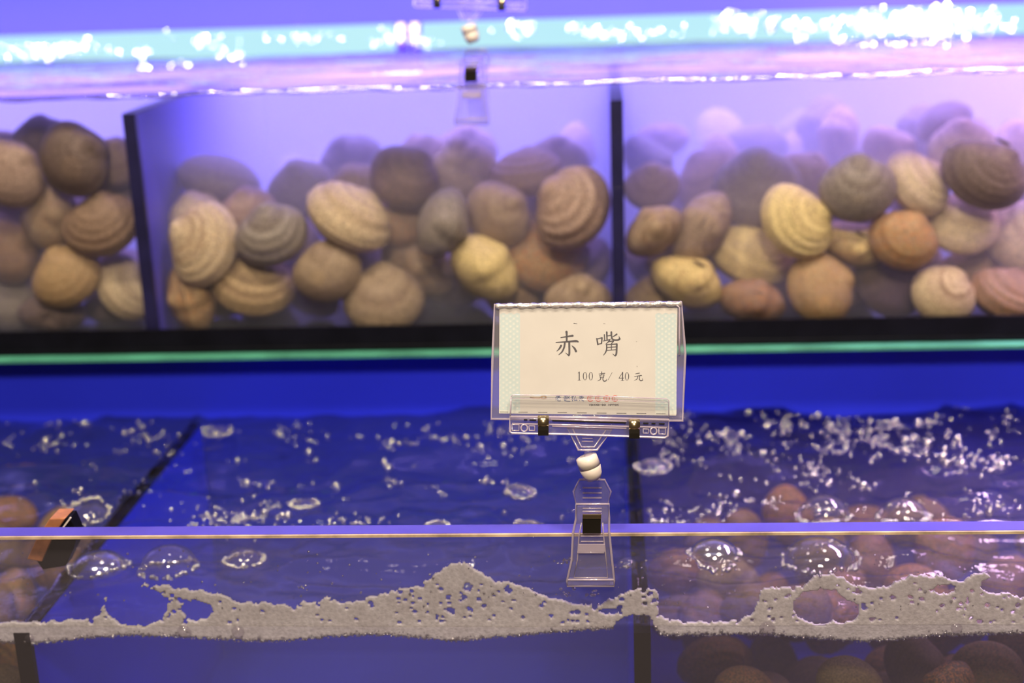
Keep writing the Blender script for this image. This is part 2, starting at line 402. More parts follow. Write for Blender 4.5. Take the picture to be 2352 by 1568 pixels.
# ------------------------------------------------------------------ upper tank
ut = empty('display_tank', (0, YU, Z_UF), 'upper glass tank holding the clams, on a black base above a green glass plate', 'tank')
b = MB(); b.box(X0, X1, YU + 0.001, YU + 0.007, Z_UF, Z_UW + 0.003); b.build('front_pane', M['pane'], ut)
b = MB(); b.box(X0, X1, YU - 0.002, Y_UB + 0.04, Z_SH, Z_UF - 0.0003); bevel(b.build('black_base', M['black'], ut), 0.001)
b = MB(); b.box(X0, X1, YU - 0.002, YU + 0.0008, Z_UF, CZ - 0.2785); b.build('black_front_strip', M['black'], ut)
b = MB(); b.box(X0, X1, Y_UB, Y_UB + 0.012, Z_UF, CZ + 0.16); b.build('back_panel', M['lilac_panel'], ut)
def xu(u, v): return P(u, v, YU + 0.008).x
for (u, v, wd) in ((322, 500, 0.0092), (1419, 480, 0.0088)):
    x = xu(u, v); b = MB(); b.box(x - wd / 2, x + wd / 2, YU + 0.0075, Y_UB - 0.0005, Z_UF, Z_UW - 0.012)
    o = b.build('divider', M['div_up'], ut)
    b = MB(); b.box(x - wd / 2 - 0.0003, x + wd / 2 + 0.0003, YU + 0.0072, YU + 0.0110, Z_UF, Z_UW - 0.0117); b.build('front_trim', M['navy'], o, origin=ut.location)
    b = MB(); b.box(x - wd / 2 - 0.0003, x + wd / 2 + 0.0003, YU + 0.0110, Y_UB - 0.001, Z_UW - 0.0126, Z_UW - 0.0117); b.build('top_trim', M['navy'], o, origin=ut.location)
DIVX = [xu(322, 500), xu(1419, 480)]
gp = MB(); gp.box(X0, X1, YU - 0.010, Y_UB + 0.04, Z_SH - 0.0035, Z_SH - 0.0002)
tag(bevel(gp.build('glass_shelf', M['green_edge']), 0.0006), 'thin glass shelf plate with a glowing green front edge under the upper tank', 'shelf')

# ------------------------------------------------------------------ tube lamps behind the upper water
def tube_mat(name, c1, c2, s):
    m, nt, out = mat(name)
    e = N(nt, 'ShaderNodeEmission'); e.inputs[1].default_value = s
    tc = N(nt, 'ShaderNodeTexCoord'); nz = N(nt, 'ShaderNodeTexNoise'); nz.inputs['Scale'].default_value = 3
    L(nt, tc.outputs['Object'], nz.inputs['Vector'])
    mx = N(nt, 'ShaderNodeMix', data_type='RGBA'); mx.inputs[6].default_value = (*c1, 1); mx.inputs[7].default_value = (*c2, 1)
    L(nt, nz.outputs['Fac'], mx.inputs[0]); L(nt, mx.outputs[2], e.inputs[0]); L(nt, e.outputs[0], out.inputs[0]); return m
M['tube'] = tube_mat('lit_tube', (0.40, 0.76, 1.0), (0.66, 1.0, 0.93), 1.0)
YT = Y_UB - 0.028
for (ua, va, ub, vb, lab) in ((-420, 105, 905, 70, 'lit cyan tube lamp behind the upper water, left of the dark gap'),
                              (972, 66, 2900, 12, 'lit cyan tube lamp behind the upper water, right of the dark gap')):
    A = P(ua, va, YT); B = P(ub, vb, YT)
    zc = Z_UW + 0.0120; A.z = zc; B.z = zc
    t = empty('tube_lamp', ((A.x + B.x) / 2, YT, zc), lab, 'lamp', 'tube lamps behind the upper tank')
    q = MB(); q.tube([A, B], 0.0135, seg=28); q.build('lamp_tube', M['tube'], t, smooth=True)
    for E, s in ((A, -1), (B, 1)):
        q = MB(); q.tube([E - Vector((0.004 * -s, 0, 0)), E + Vector((0.011 * s, 0, 0))], 0.0138, seg=20); q.build('end_cap', M['cap'], t, smooth=False)
    for xx in (A.x + 0.10, B.x - 0.10):
        q = MB(); q.box(xx - 0.004, xx + 0.004, YT + 0.008, Y_UB - 0.0004, zc + 0.006, zc + 0.012); q.build('wall_bracket', M['cap'], t)

# ------------------------------------------------------------------ water bodies
def water_body(name, xs, ys, H, i0, i1, zb, zt, m, x0=None, x1=None):
    """a closed body of water with the wave field H on top, between columns i0 and i1"""
    xs = xs[i0:i1 + 1].copy(); H = H[:, i0:i1 + 1]; nx, ny = len(xs), len(ys)
    if x0 is not None: xs[0] = x0
    if x1 is not None: xs[-1] = x1
    X, Y = np.meshgrid(xs, ys)
    v = np.stack([X.ravel(), Y.ravel(), (zt + H).ravel()], 1).tolist()
    idx = np.arange(nx * ny).reshape(ny, nx)
    f = np.stack([idx[:-1, :-1].ravel(), idx[:-1, 1:].ravel(), idx[1:, 1:].ravel(), idx[1:, :-1].ravel()], 1).tolist()
    loop = list(idx[0, :]) + list(idx[1:, -1]) + list(idx[-1, -2::-1]) + list(idx[-2:0:-1, 0])
    k = len(v)
    for i in loop: v.append((v[i][0], v[i][1], zb))
    n = len(loop)
    f += [(loop[i], k + i, k + (i + 1) % n, loop[(i + 1) % n]) for i in range(n)]
    f.append(tuple(k + i for i in range(n))[::-1])
    o = mesh(name, v, f, m, smooth=True, origin=(float(xs.mean()), float(ys.mean()), zb))
    fl = [True] * len(o.data.polygons)
    for i in range(len(fl) - n - 1, len(fl)): fl[i] = False
    o.data.polygons.foreach_set('use_smooth', fl)
    return o
def h_up(nx, ny, xs, ys):
    r = np.random.default_rng(3)
    h = 0.0026 * vnoise(nx, ny, 9, 9, r) + 0.0026 * vnoise(nx, ny, 18, 18, r) + 0.0006 * vnoise(nx, ny, 60, 44, r)
    h += 0.0006 * (1 - np.abs(vnoise(nx, ny, 30, 26, r)) * 2.2).clip(0) ** 2
    f = np.clip((ys - ys[0]) / 0.05, 0.12, 1)[:, None]
    return h * f
def h_low(nx, ny, xs, ys):
    r = np.random.default_rng(11)
    h = 0.0040 * vnoise(nx, ny, 12, 6, r) + 0.0032 * vnoise(nx, ny, 30, 12, r) + 0.0016 * vnoise(nx, ny, 85, 22, r)
    h += 0.0030 * (1 - np.abs(vnoise(nx, ny, 26, 11, r)) * 2.4).clip(0) ** 2
    h += 0.0006 * vnoise(nx, ny, 240, 60, r)
    f = np.clip((ys - ys[0]) / 0.06, 0.10, 1)[:, None]
    return h * f
def axis(a, b, st): return np.linspace(a, b, int((b - a) / st) + 1)
xs_, ys_ = axis(X0 + 0.01, X1 - 0.01, 0.0032), axis(YU + 0.0073, Y_UB - 0.0008, 0.0032)
HU = h_up(len(xs_), len(ys_), xs_, ys_)
tag(water_body('upper_water', xs_, ys_, HU, 0, len(xs_) - 1, Z_UF + 0.0006, Z_UW, M['water_up']), 'choppy hazy lilac water filling the upper tank around the clams', 'water', kind='stuff')
LDX = [P(58, 1520, YG + TG).x, P(1476, 1520, YG + TG).x]
xs_, ys_ = axis(X0 + 0.01, X1 - 0.01, 0.0028), axis(YG + TG + 0.0006, Y_LB - 0.0008, 0.0028)
HL = h_low(len(xs_), len(ys_), xs_, ys_)
ia, ib = [int(np.argmin(abs(xs_ - x))) for x in LDX]
for (i0, i1, m_, lab_) in ((0, ia, 'water_low', 'murky water in the left bay of the lower tank'),
                           (ia, ib, 'water_low', 'rippling clear blue water in the middle bay of the lower tank'),
                           (ib, len(xs_) - 1, 'water_right', 'rippling brownish water in the right bay of the lower tank')):
    tag(water_body('lower_water', xs_, ys_, HL, i0, i1, Z_LF + 0.0006, Z_WL, M[m_], None if i0 == 0 else LDX[0 if i0 == ia else 1], None if i1 == len(xs_) - 1 else LDX[0 if i1 == ia else 1]), lab_, 'water', kind='stuff')
def hl(x, y):
    ny, nx = HL.shape
    i = int((x - X0 - 0.01) / (X1 - X0 - 0.02) * (nx - 1)); j = int((y - YG - TG) / (Y_LB - YG - TG) * (ny - 1))
    return Z_WL + HL[min(max(j, 0), ny - 1), min(max(i, 0), nx - 1)]
def hu(x, y):
    ny, nx = HU.shape
    i = int((x - X0 - 0.01) / (X1 - X0 - 0.02) * (nx - 1)); j = int((y - YU - 0.007) / (Y_UB - YU - 0.008) * (ny - 1))
    return Z_UW + HU[min(max(j, 0), ny - 1), min(max(i, 0), nx - 1)]
# the swollen rim of water where it laps over the top of the upper front pane
q = MB(); pts, rr = [], []
for i in range(420):
    x = X0 + 0.02 + (X1 - X0 - 0.04) * i / 419
    pts.append((x, YU + 0.0040, Z_UW + 0.0016 + 0.0005 * math.sin(x * 61) + 0.0004 * math.sin(x * 23.7 + 1)))
    rr.append(0.0018 + 0.0006 * math.sin(x * 150) * math.sin(x * 31))
q.tube(pts, rr, seg=10)
M['rimwater'] = clear('rim_water', tint=(0.9, 0.85, 0.9), refl=3.0, rough=0.10, refmin=0.25, veil=0.08, bump=0.8, bscale=140)
tag(q.build('water_rim', M['rimwater'], smooth=True), 'glinting rim of water along the top of the upper pane', 'water', kind='stuff')

# ------------------------------------------------------------------ lower tank
lt = empty('lower_tank', (0, YG, Z_LF), 'lower blue tank with a thick clear front pane edged in foam', 'tank')
b = MB(); b.box(X0, X1, YG, YG + TG, Z_LF - 0.01, Z_GTOP - 0.0012); b.build('front_pane', M['front_pane'], lt)
b = MB(); b.box(X0, X1, YG + 0.0012, YG + TG, Z_GTOP - 0.0012, Z_GTOP); b.build('pane_edge', M['pane_edge'], lt)
b = MB(); b.box(X0, X1, YG - 0.0002, YG + 0.0012, Z_GTOP - 0.0016, Z_GTOP - 0.0002); b.build('pane_bevel', M['pane_bevel'], lt)
b = MB(); b.box(X0, X1, Y_LB, Y_LB + 0.01, Z_LF, Z_SH - 0.0038); b.build('back_panel', M['blue'], lt)
b = MB(); b.box(X0, X1, YG + TG, Y_LB + 0.01, Z_LF - 0.01, Z_LF); b.build('floor_panel', M['blue'], lt)
LDX = [P(58, 1520, YG + TG).x, P(1476, 1520, YG + TG).x]
for x in LDX:
    b = MB(); b.box(x - 0.0042, x + 0.0042, YG + TG + 0.0003, Y_LB - 0.0005, Z_LF, Z_WL - 0.0045)
    o = b.build('divider', M['blue'], lt)  # faces of the dark plate carry their blue reflection as colour
    b = MB(); b.box(x - 0.0045, x + 0.0045, YG + TG + 0.0002, YG + TG + 0.004, Z_LF, Z_WL - 0.0042); b.build('front_trim', M['black'], o, origin=lt.location)
    b = MB(); b.box(x - 0.0045, x + 0.0045, YG + TG + 0.004, Y_LB - 0.0006, Z_WL - 0.0052, Z_WL - 0.0042); b.build('top_trim', M['black'], o, origin=lt.location)
cb = MB(); cb.box(X0, X1, YG, Y_UB + 0.04, 0, Z_LF - 0.0105)
tag(cb.build('tank_stand', M['black']), 'black stand carrying the lower tank', 'stand')

# ------------------------------------------------------------------ clams
def valve_mesh(name, skew, hh, inflate, ridge, nridge, seed):
    """one valve: a rounded dome on a beaked outline; growth lines are the outline shrunk towards the beak"""
    r = random.Random(seed)
    nr_, na = 24, 56
    def margin(th):
        sn, cs = math.sin(th), math.cos(th)
        k = 1 - 0.07 * math.exp(-((th - math.radians(58)) / 0.22) ** 2) - 0.04 * math.exp(-((th - math.radians(125)) / 0.3) ** 2)
        x = 0.5 * cs * (1 - 0.20 * max(0, sn) ** 1.6) * k + (skew + 0.02) * max(0, sn) ** 3
        y = hh * (0.43 * sn if sn > 0 else 0.47 * sn) * k
        return x, y
    poly = [margin(2 * math.pi * k / 180) for k in range(180)]
    U_ = (skew + 0.02, hh * 0.43 - 0.035)
    def growth(x, y):
        dx, dy = x - U_[0], y - U_[1]; n = math.hypot(dx, dy)
        if n < 1e-4: return 0.0
        best = 9.0
        for k in range(180):
            (ax, ay), (bx, by) = poly[k], poly[(k + 1) % 180]
            ex, ey = bx - ax, by - ay; den = dx * ey - dy * ex
            if abs(den) < 1e-9: continue
            t = ((ax - U_[0]) * ey - (ay - U_[1]) * ex) / den; q = ((ax - U_[0]) * dy - (ay - U_[1]) * dx) / den
            if t > 0 and -1e-6 <= q <= 1.000001 and t < best: best = t
        return min(1.0, 1.0 / best)
    V, G = [], []
    ph = [r.uniform(0, 6.28) for _ in range(4)]
    C0 = (skew * 0.5, 0.05)
    for i in range(nr_ + 1):
        q = math.sin(i / nr_ * math.pi / 2)
        for k in range(na):
            th = 2 * math.pi * k / na; mx, my = margin(th)
            x = C0[0] * (1 - q) + mx * q; y = C0[1] * (1 - q) + my * q
            z = inflate * (1 - min(q, 1.0) ** 2.3) ** 0.60
            g = growth(x, y)
            bk = math.exp(-(((x - U_[0]) / 0.17) ** 2 + ((y - U_[1]) / 0.12) ** 2))
            z += 0.05 * bk * (1 - q ** 6); y += 0.030 * bk * (1 - q ** 4)
            rd = ridge * (math.sin(2 * math.pi * nridge * g ** 1.3 + ph[0]) + 0.6 * math.sin(2 * math.pi * nridge * 0.43 * g + ph[1]) + 0.4 * math.sin(5 * x + ph[2]) * math.sin(6 * y + ph[3]))
            if i < nr_:
                rd *= min(1.0, max(0.0, g - 0.22) * 2.6); z += rd; m = q * rd * 0.6; x += m * math.cos(th); y += m * math.sin(th)
            V.append((x, y, max(z, 0.0))); G.append(g)
    Fc = []
    for i in range(nr_):
        for k in range(na):
            Fc.append((i * na + k, (i + 1) * na + k, (i + 1) * na + (k + 1) % na, i * na + (k + 1) % na))
    me = bpy.data.meshes.new(name); me.from_pydata(V, [], Fc); me.materials.append(M['shell'])
    a = me.attributes.new('growth', 'FLOAT', 'POINT'); a.data.foreach_set('value', G)
    me.polygons.foreach_set('use_smooth', [True] * len(me.polygons)); me.update()
    return me
VAR = []
for i, (sk, hh, inf, rd, nr) in enumerate(((0.02, 0.94, 0.30, 0.0025, 6), (0.07, 0.90, 0.29, 0.0070, 6), (0.00, 0.99, 0.32, 0.0012, 9),
                                           (0.10, 0.85, 0.27, 0.0035, 7), (0.04, 0.93, 0.31, 0.0075, 5))):
    VAR.append(valve_mesh('valve', sk, hh, inf, rd, nr, i + 1))
_l = MB(); _l.sphere((0.02, 0.40, 0), 0.1, 10, 6); _lv = [(v[0] * 1.0, 0.392 + (v[1] - 0.40) * 0.22, v[2] * 0.16) for v in _l.v]
LIG = bpy.data.meshes.new('ligament'); LIG.from_pydata(_lv, [], _l.f); LIG.materials.append(M['ligament']); LIG.update()
proto = empty('clam', (0, 0, 0))
for s in (1, -1):
    o = link('valve', VAR[0], proto); o.scale = (1, 1, s)
link('ligament', LIG, proto)
used = [False]
CL_LOC = []      # (centre, axes as columns*halfsizes)
from mathutils.bvhtree import BVHTree
PROXY = []
for me_ in VAR:
    rings = list(range(0, 24, 3)) + [24]; cols_ = list(range(0, 56, 4)); pv = []
    for sgn in (1, -1):
        for a_ in rings:
            for k_ in cols_:
                c_ = me_.vertices[a_ * 56 + k_].co; pv.append(Vector((c_.x, c_.y, c_.z * sgn)) * 0.95)
    nr2, nc2 = len(rings), len(cols_); pf = []
    for sg in (0, 1):
        for a_ in range(nr2 - 1):
            for k_ in range(nc2):
                q0 = sg * nr2 * nc2
                pf.append((q0 + a_ * nc2 + k_, q0 + (a_ + 1) * nc2 + k_, q0 + (a_ + 1) * nc2 + (k_ + 1) % nc2, q0 + a_ * nc2 + (k_ + 1) % nc2))
    PROXY.append((pv, pf))
def proxy(c, R, Ls, var):
    RR = R * Ls
    return BVHTree.FromPolygons([RR @ p_ + c for p_ in PROXY[var][0]], PROXY[var][1])
def clash(c, R, h, Ls, var, lst):
    """touches a clam already in place? first by ellipsoids, then by the shells themselves"""
    near = []
    for it in lst:
        c2, R2, h2, b2 = it
        dd = c - c2; n = dd.length
        if n > 0.075: continue
        e = dd / max(n, 1e-6)
        sm = support(R, h, e) + support(R2, h2, e)
        if n < sm * 0.80: return True
        if n < sm * 1.25: near.append(b2)
    if near:
        b = proxy(c, R, Ls, var)
        for b2 in near:
            if b.overlap(b2): return True
    return False
def support(R, h, d):
    return math.sqrt(sum((h[i] * (R.col[i].dot(d))) ** 2 for i in range(3)))
def rot(al, tx, ty):
    return CAMROT @ (Matrix.Rotation(math.radians(al), 3, 'Z') @ Matrix.Rotation(math.radians(tx), 3, 'X') @ Matrix.Rotation(math.radians(ty), 3, 'Y'))
def add_clam(c, R, Ls, var, color, label, group, base='clam', full=True):
    if not used[0]: root = proto; used[0] = True; kids = list(proto.children)
    else:
        root = proto.copy(); COL.objects.link(root); kids = []
        for ch in list(proto.children):
            if ch.data == LIG and not full: continue
            k = ch.copy(); COL.objects.link(k); k.parent = root; kids.append(k)
    root.matrix_world = Matrix.Translation(c) @ R.to_4x4() @ Matrix.Diagonal((Ls, Ls, Ls, 1))
    for k in kids:
        if k.data != LIG: k.data = VAR[var]
        k.color = color
    tag(root, label, 'clam', group)
    return root
def fit(u, v, Lpx, al, tx, ty, var, Y, lim):
    """the clam's pose on this sight line at depth Y, or None if it touches pane, floor, divider or a neighbour"""
    R = rot(al, tx, ty); d = ray(u, v); d = d / d.y
    c = CAM + d * Y; z = (c - CAM).dot(-AZ); Ls = SIZE * Lpx * z / F
    h = (0.49 * Ls, 0.44 * Ls, 0.29 * Ls)
    sy = support(R, h, Vector((0, 1, 0)))
    if c.y - sy < lim['y0'] or c.y + sy > lim['y1']: return None
    sz = support(R, h, Vector((0, 0, 1)))
    if c.z - sz < lim['z0']:
        if c.z - sz < lim['z0'] - 0.022: return None
        c = Vector((c.x, c.y, lim['z0'] + sz))
    if c.z + sz > lim['z1']:
        if c.z + sz > lim['z1'] + 0.02: return None
        c = Vector((c.x, c.y, lim['z1'] - sz))
    sx = support(R, h, Vector((1, 0, 0)))
    for dx in DIVX:
        if abs(c.x - dx) < sx + 0.005:
            c = Vector((c.x + (sx + 0.005 - abs(c.x - dx)) * (1 if c.x > dx else -1), c.y, c.z))
    if clash(c, R, h, Ls, var, CL_LOC): return None
    return c, R, h, Ls
SIZE = 1.06
JIT = [(0, 0, 0, 0)] + [(rj.uniform(-13, 13), rj.uniform(-9, 9), rj.uniform(-14, 14), rj.uniform(-14, 14)) for rj in [random.Random(2)] for _ in range(14)]
def place_px(u, v, Lpx, al, tx, ty, var, color, label, y0, group, ymax, lim, full=True, jit=1, step=0.002):
    """the nearest depth on this sight line where the clam has room, nudged and turned a little if that helps"""
    if abs(tx) < 31: tx -= 14
    Y = y0
    while Y < ymax:
        for (du_, dv_, da, dt) in JIT[:jit]:
            f = fit(u + du_, v + dv_, Lpx, al + da, tx + dt, ty, var, Y, lim)
            if f:
                c, R, h, Ls = f
                CL_LOC.append((c, R, h, proxy(c, R, Ls, var)))
                return add_clam(c, R, Ls, var, color, label, group, full=full)
        Y += step
    return None

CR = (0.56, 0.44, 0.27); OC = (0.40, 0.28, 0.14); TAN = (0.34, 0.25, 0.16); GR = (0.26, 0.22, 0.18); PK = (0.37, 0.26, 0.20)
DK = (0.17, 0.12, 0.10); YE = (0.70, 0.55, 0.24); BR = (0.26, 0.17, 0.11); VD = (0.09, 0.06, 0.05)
FRONT = [
 # u, v, L, roll, tilt x, tilt y, variant, colour, stain, depth offset, label
 (20, 392, 172, -40, 15, 10, 0, PK, 0, 0.0, 'pinkish tan clam cut by the left edge of the photo, high in the left bay'),
 (165, 358, 172, -66, 30, 0, 2, DK, 0, 0.0, 'dark grey-brown clam standing on end at the top of the left bay'),
 (103, 478, 165, -82, 42, 0, 0, TAN, 0.2, 0.01, 'narrow brown clam standing upright below the dark topmost clam of the left bay'),
 (222, 508, 176, 8, -5, 0, 1, BR, 0, 0.0, 'reddish brown clam with dark streaks touching the left divider'),
 (22, 560, 165, -62, 25, 0, 2, BR, 0.2, 0.0, 'shaded brown clam at the left photo edge, third from the bottom'),
 (152, 632, 160, 28, -5, 0, 0, OC, 0.2, 0.0, 'ochre clam low in the left bay under the red-brown streaked clam'),
 (282, 648, 158, -48, -8, 0, 1, CR, 0, 0.0, 'pale ridged clam low in the left bay against the divider'),
 (25, 668, 165, -30, 10, 0, 2, GR, 0, 0.0, 'greyish clam near the bottom at the left photo edge'),
 (122, 722, 150, -8, 78, 0, 3, DK, 0, 0.0, 'dark clam lying flat on the floor of the left bay'),
 (268, 728, 140, 6, 78, 0, 3, DK, 0.1, 0.0, 'dark clam lying flat on the left bay floor beside the divider'),
 (100, 330, 150, 10, 40, 0, 2, DK, 0, 0.05, 'violet-dark clam half hidden behind the topmost clam of the left bay'),
 (248, 362, 130, 0, 30, 0, 0, PK, 0, 0.03, 'pinkish clam peeping out behind the top of the left divider'),
 (262, 425, 120, 30, 20, 0, 0, DK, 0, 0.03, 'dark clam in the gap between topmost clam and left divider'),
 # middle bay
 (465, 562, 190, 68, -8, 0, 1, CR, 0.15, 0.0, 'large cream clam with ribs and red-brown streaks, left end of the middle bay'),
 (612, 530, 165, 12, -5, 0, 4, GR, 0, 0.0, 'greyish ridged clam right of the big cream streaked clam'),
 (425, 672, 165, -84, 82, 0, 0, OC, 0.5, 0.0, 'orange-stained clam on end beside the left divider, seam upright'),
 (572, 645, 188, -18, -28, 0, 1, OC, 0, 0.0, 'ochre fan-shaped clam below the greyish ridged one'),
 (752, 622, 152, 10, 8, 0, 2, TAN, 0, 0.0, 'smooth round tan clam left of centre in the middle bay'),
 (790, 503, 200, -42, -62, 0, 4, CR, 0.1, 0.0, 'pale lens-shaped clam with dark seam lines lying slanted'),
 (870, 690, 180, 5, 5, 0, 2, TAN, 0, 0.0, 'rounded tan clam on the middle bay floor'),
 (508, 722, 120, 30, 60, 0, 0, BR, 0.4, 0.004, 'small brown clam on the floor under the ochre fan-shaped clam'),
 (700, 722, 160, -35, 60, 0, 3, DK, 0.3, 0.004, 'dark clam on the floor under the smooth round tan clam'),
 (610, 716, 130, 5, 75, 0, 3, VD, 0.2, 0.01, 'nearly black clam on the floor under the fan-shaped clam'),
 (422, 492, 120, 20, 20, 0, 2, CR, 0, 0.03, 'pale clam peeping out behind the cream streaked clam'),
 (555, 490, 130, 10, 10, 0, 0, PK, 0.2, 0.03, 'pink-brown clam wedged behind the greyish ridged clam'),
 (905, 495, 135, 15, 20, 0, 0, TAN, 0.7, 0.01, 'small tan clam with an orange crown right of the pale slanted lens'),
 (1005, 503, 158, -98, 62, 0, 0, GR, 0, 0.0, 'grey-brown bean-like clam with its seam at the upper right'),
 (960, 602, 182, -40, 72, 0, 0, TAN, 0.3, 0.0, 'tan clam showing both valves, seam slanting down to the right'),
 (1100, 607, 176, -32, 78, 0, 2, YE, 0, 0.0, 'creamy clam showing both valves and a dark seam, centre of the middle bay'),
 (1135, 495, 158, -55, 30, 0, 2, TAN, 0.1, 0.006, 'tan clam with pale beak above the creamy two-valved clam'),
 (1243, 572, 190, 8, 12, 0, 2, OC, 0.9, 0.0, 'pear-shaped ochre clam with a strong orange stain'),
 (1330, 475, 195, 62, 5, 0, 4, PK, 0.1, 0.0, 'large rough pink-brown clam beside the right divider'),
 (1372, 610, 165, 48, -66, 0, 4, TAN, 0, 0.01, 'ridged clam on edge wedged low against the right divider'),
 (1045, 702, 155, 8, -72, 0, 4, CR, 0.2, 0.0, 'flat pale streaked clam on the floor left of the price card'),
 (1190, 690, 120, 0, 20, 0, 0, OC, 0.3, 0.0, 'ochre clam peeping over the left top corner of the price card'),
 (1352, 685, 150, 12, 35, 0, 0, TAN, 0, 0.0, 'tan clam peeping over the price card beside the right divider'),
 (508, 425, 185, -10, -66, 0, 0, GR, 0, 0.05, 'hazy violet-grey clam lying flat on top at the left of the middle bay'),
 (1215, 405, 165, 14, -48, 0, 1, PK, 0.1, 0.035, 'hazy pinkish clam lying flat above the dark hole'),
 (940, 412, 160, -32, 10, 0, 2, DK, 0.1, 0.04, 'dark violet clam with a rusty rim above the bean-like clam'),
 (1072, 395, 155, 12, 10, 0, 2, CR, 0, 0.05, 'pale round hazy clam at the top of the middle heap'),
 (820, 440, 145, 18, 25, 0, 2, TAN, 0, 0.05, 'hazy tan clam behind the pale slanted lens clam'),
 (690, 430, 150, 20, 20, 0, 0, GR, 0, 0.08, 'hazy grey clam left of the hazy tan clam behind the pale lens'),
 (960, 365, 140, 25, -20, 0, 1, CR, 0, 0.10, 'hazy pale clam behind the dark violet one at the heap top'),
 (805, 375, 150, 30, 20, 0, 2, GR, 0, 0.12, 'faint grey clam far behind the pale slanted lens clam'),
 (1070, 345, 140, 0, 20, 0, 0, CR, 0, 0.14, 'faint pale clam just behind the pale round hazy clam'),
 (1275, 375, 150, 0, 10, 0, 0, TAN, 0, 0.10, 'faint clam behind the hazy pinkish flat clam'),
 # right bay
 (1495, 530, 140, 35, 55, 0, 0, TAN, 0.2, 0.0, 'tan clam with both beaks showing right beside the right divider'),
 (1600, 518, 180, 50, 72, 0, 0, TAN, 0.1, 0.0, 'bean-like tan clam standing with its seam slanting up to the right'),
 (1726, 432, 195, 0, 10, 0, 2, GR, 0, 0.02, 'large grey-brown clam behind the two brightest yellow clams'),
 (1632, 412, 165, 35, -40, 0, 0, PK, 0.1, 0.05, 'hazy pink clam with a pale rim left of the large grey-brown clam'),
 (1712, 574, 188, -8, -12, 0, 1, YE, 0.1, 0.0, 'big bright yellow clam with its beak upward in the right bay'),
 (1834, 508, 182, -62, -5, 0, 1, YE, 0, 0.0, 'bright yellow clam with broad ribs and its beak to the right'),
 (1565, 638, 165, -14, 62, 0, 3, YE, 0.2, 0.0, 'yellow clam tilted over a dark underside near the right divider'),
 (1715, 690, 150, 0, 84, 0, 0, BR, 0.5, 0.0, 'brown clam flat on the floor right of the price card, seam level'),
 (1482, 690, 120, 10, 10, 0, 0, OC, 0, 0.004, 'dull yellow clam low beside the right divider'),
 (1840, 395, 140, -10, 60, 0, 0, PK, 0, 0.05, 'hazy pinkish clam above the broad-ribbed yellow clam'),
 (1970, 428, 170, 5, 12, 0, 2, GR, 0, 0.0, 'round smooth grey-brown clam in the upper right bay'),
 (2095, 412, 165, -35, -10, 0, 4, CR, 0, 0.008, 'cream rough-ridged clam right of the round grey-brown one'),
 (2262, 395, 195, -28, 15, 0, 3, DK, 0, 0.01, 'large dark brown clam at the upper right'),
 (2197, 503, 165, 12, 0, 0, 2, CR, 0.1, 0.0, 'round pale clam below the large dark brown one'),
 (2340, 535, 195, -20, 5, 0, 2, CR, 0.15, 0.0, 'pale clam cut by the right edge of the photo'),
 (2078, 548, 155, -30, 5, 0, 0, OC, 0.75, 0.0, 'brown clam with orange stain between the round grey and round pale clams'),
 (1956, 552, 150, -24, 70, 0, 3, YE, 0.4, 0.0, 'yellow wedge-like clam with open seam under the round grey-brown clam'),
 (2225, 615, 165, 14, 62, 0, 3, OC, 0.5, 0.0, 'clam with yellow rim above a dark lower valve, below the round pale clam'),
 (1880, 655, 165, -72, 15, 0, 2, OC, 0.3, 0.0, 'brown-ochre clam standing on the floor under the broad-ribbed yellow clam'),
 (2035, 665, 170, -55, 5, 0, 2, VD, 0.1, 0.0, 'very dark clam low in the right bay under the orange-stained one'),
 (2170, 675, 145, -36, 0, 0, 2, CR, 0.1, 0.0, 'pale wedge-shaped clam on the floor right of the very dark clam'),
 (2310, 675, 160, -30, -48, 0, 1, BR, 0.3, 0.0, 'brown lens-shaped clam at the bottom right corner of the heap'),
 (1895, 305, 165, 88, 25, 0, 3, GR, 0, 0.20, 'faint violet clam standing on end at the very top of the right heap'),
 (2208, 335, 150, 10, 10, 0, 0, CR, 0, 0.08, 'faint pale clam behind the cream rough-ridged clam'),
 (2112, 310, 140, 80, 30, 0, 3, GR, 0, 0.16, 'faint violet clam on end behind the faint pale one'),
 (2335, 340, 150, 20, 10, 0, 0, CR, 0, 0.12, 'faint clam cut by the right photo edge above the dark brown clam'),
 (1495, 425, 125, 10, 20, 0, 0, PK, 0, 0.06, 'hazy pinkish clam beside the top of the right divider'),
]
UL = {'y0': YU + 0.0078, 'y1': Y_UB - 0.004, 'z0': Z_UF + 0.001, 'z1': Z_UW - 0.008}
G_UP = 'clams heaped in the upper tank'
n_miss = 0
for (u, v, Lp, al, tx, ty, var, col, stn, dy, lab) in FRONT:
    o = place_px(u, v, Lp, al, tx, ty, var, (*col, 1.0 - stn), lab, YU + 0.018 + dy, G_UP, YU + 0.018 + dy + 0.10, UL, jit=15)
    if o is None: n_miss += 1; print('clam not placed', lab)
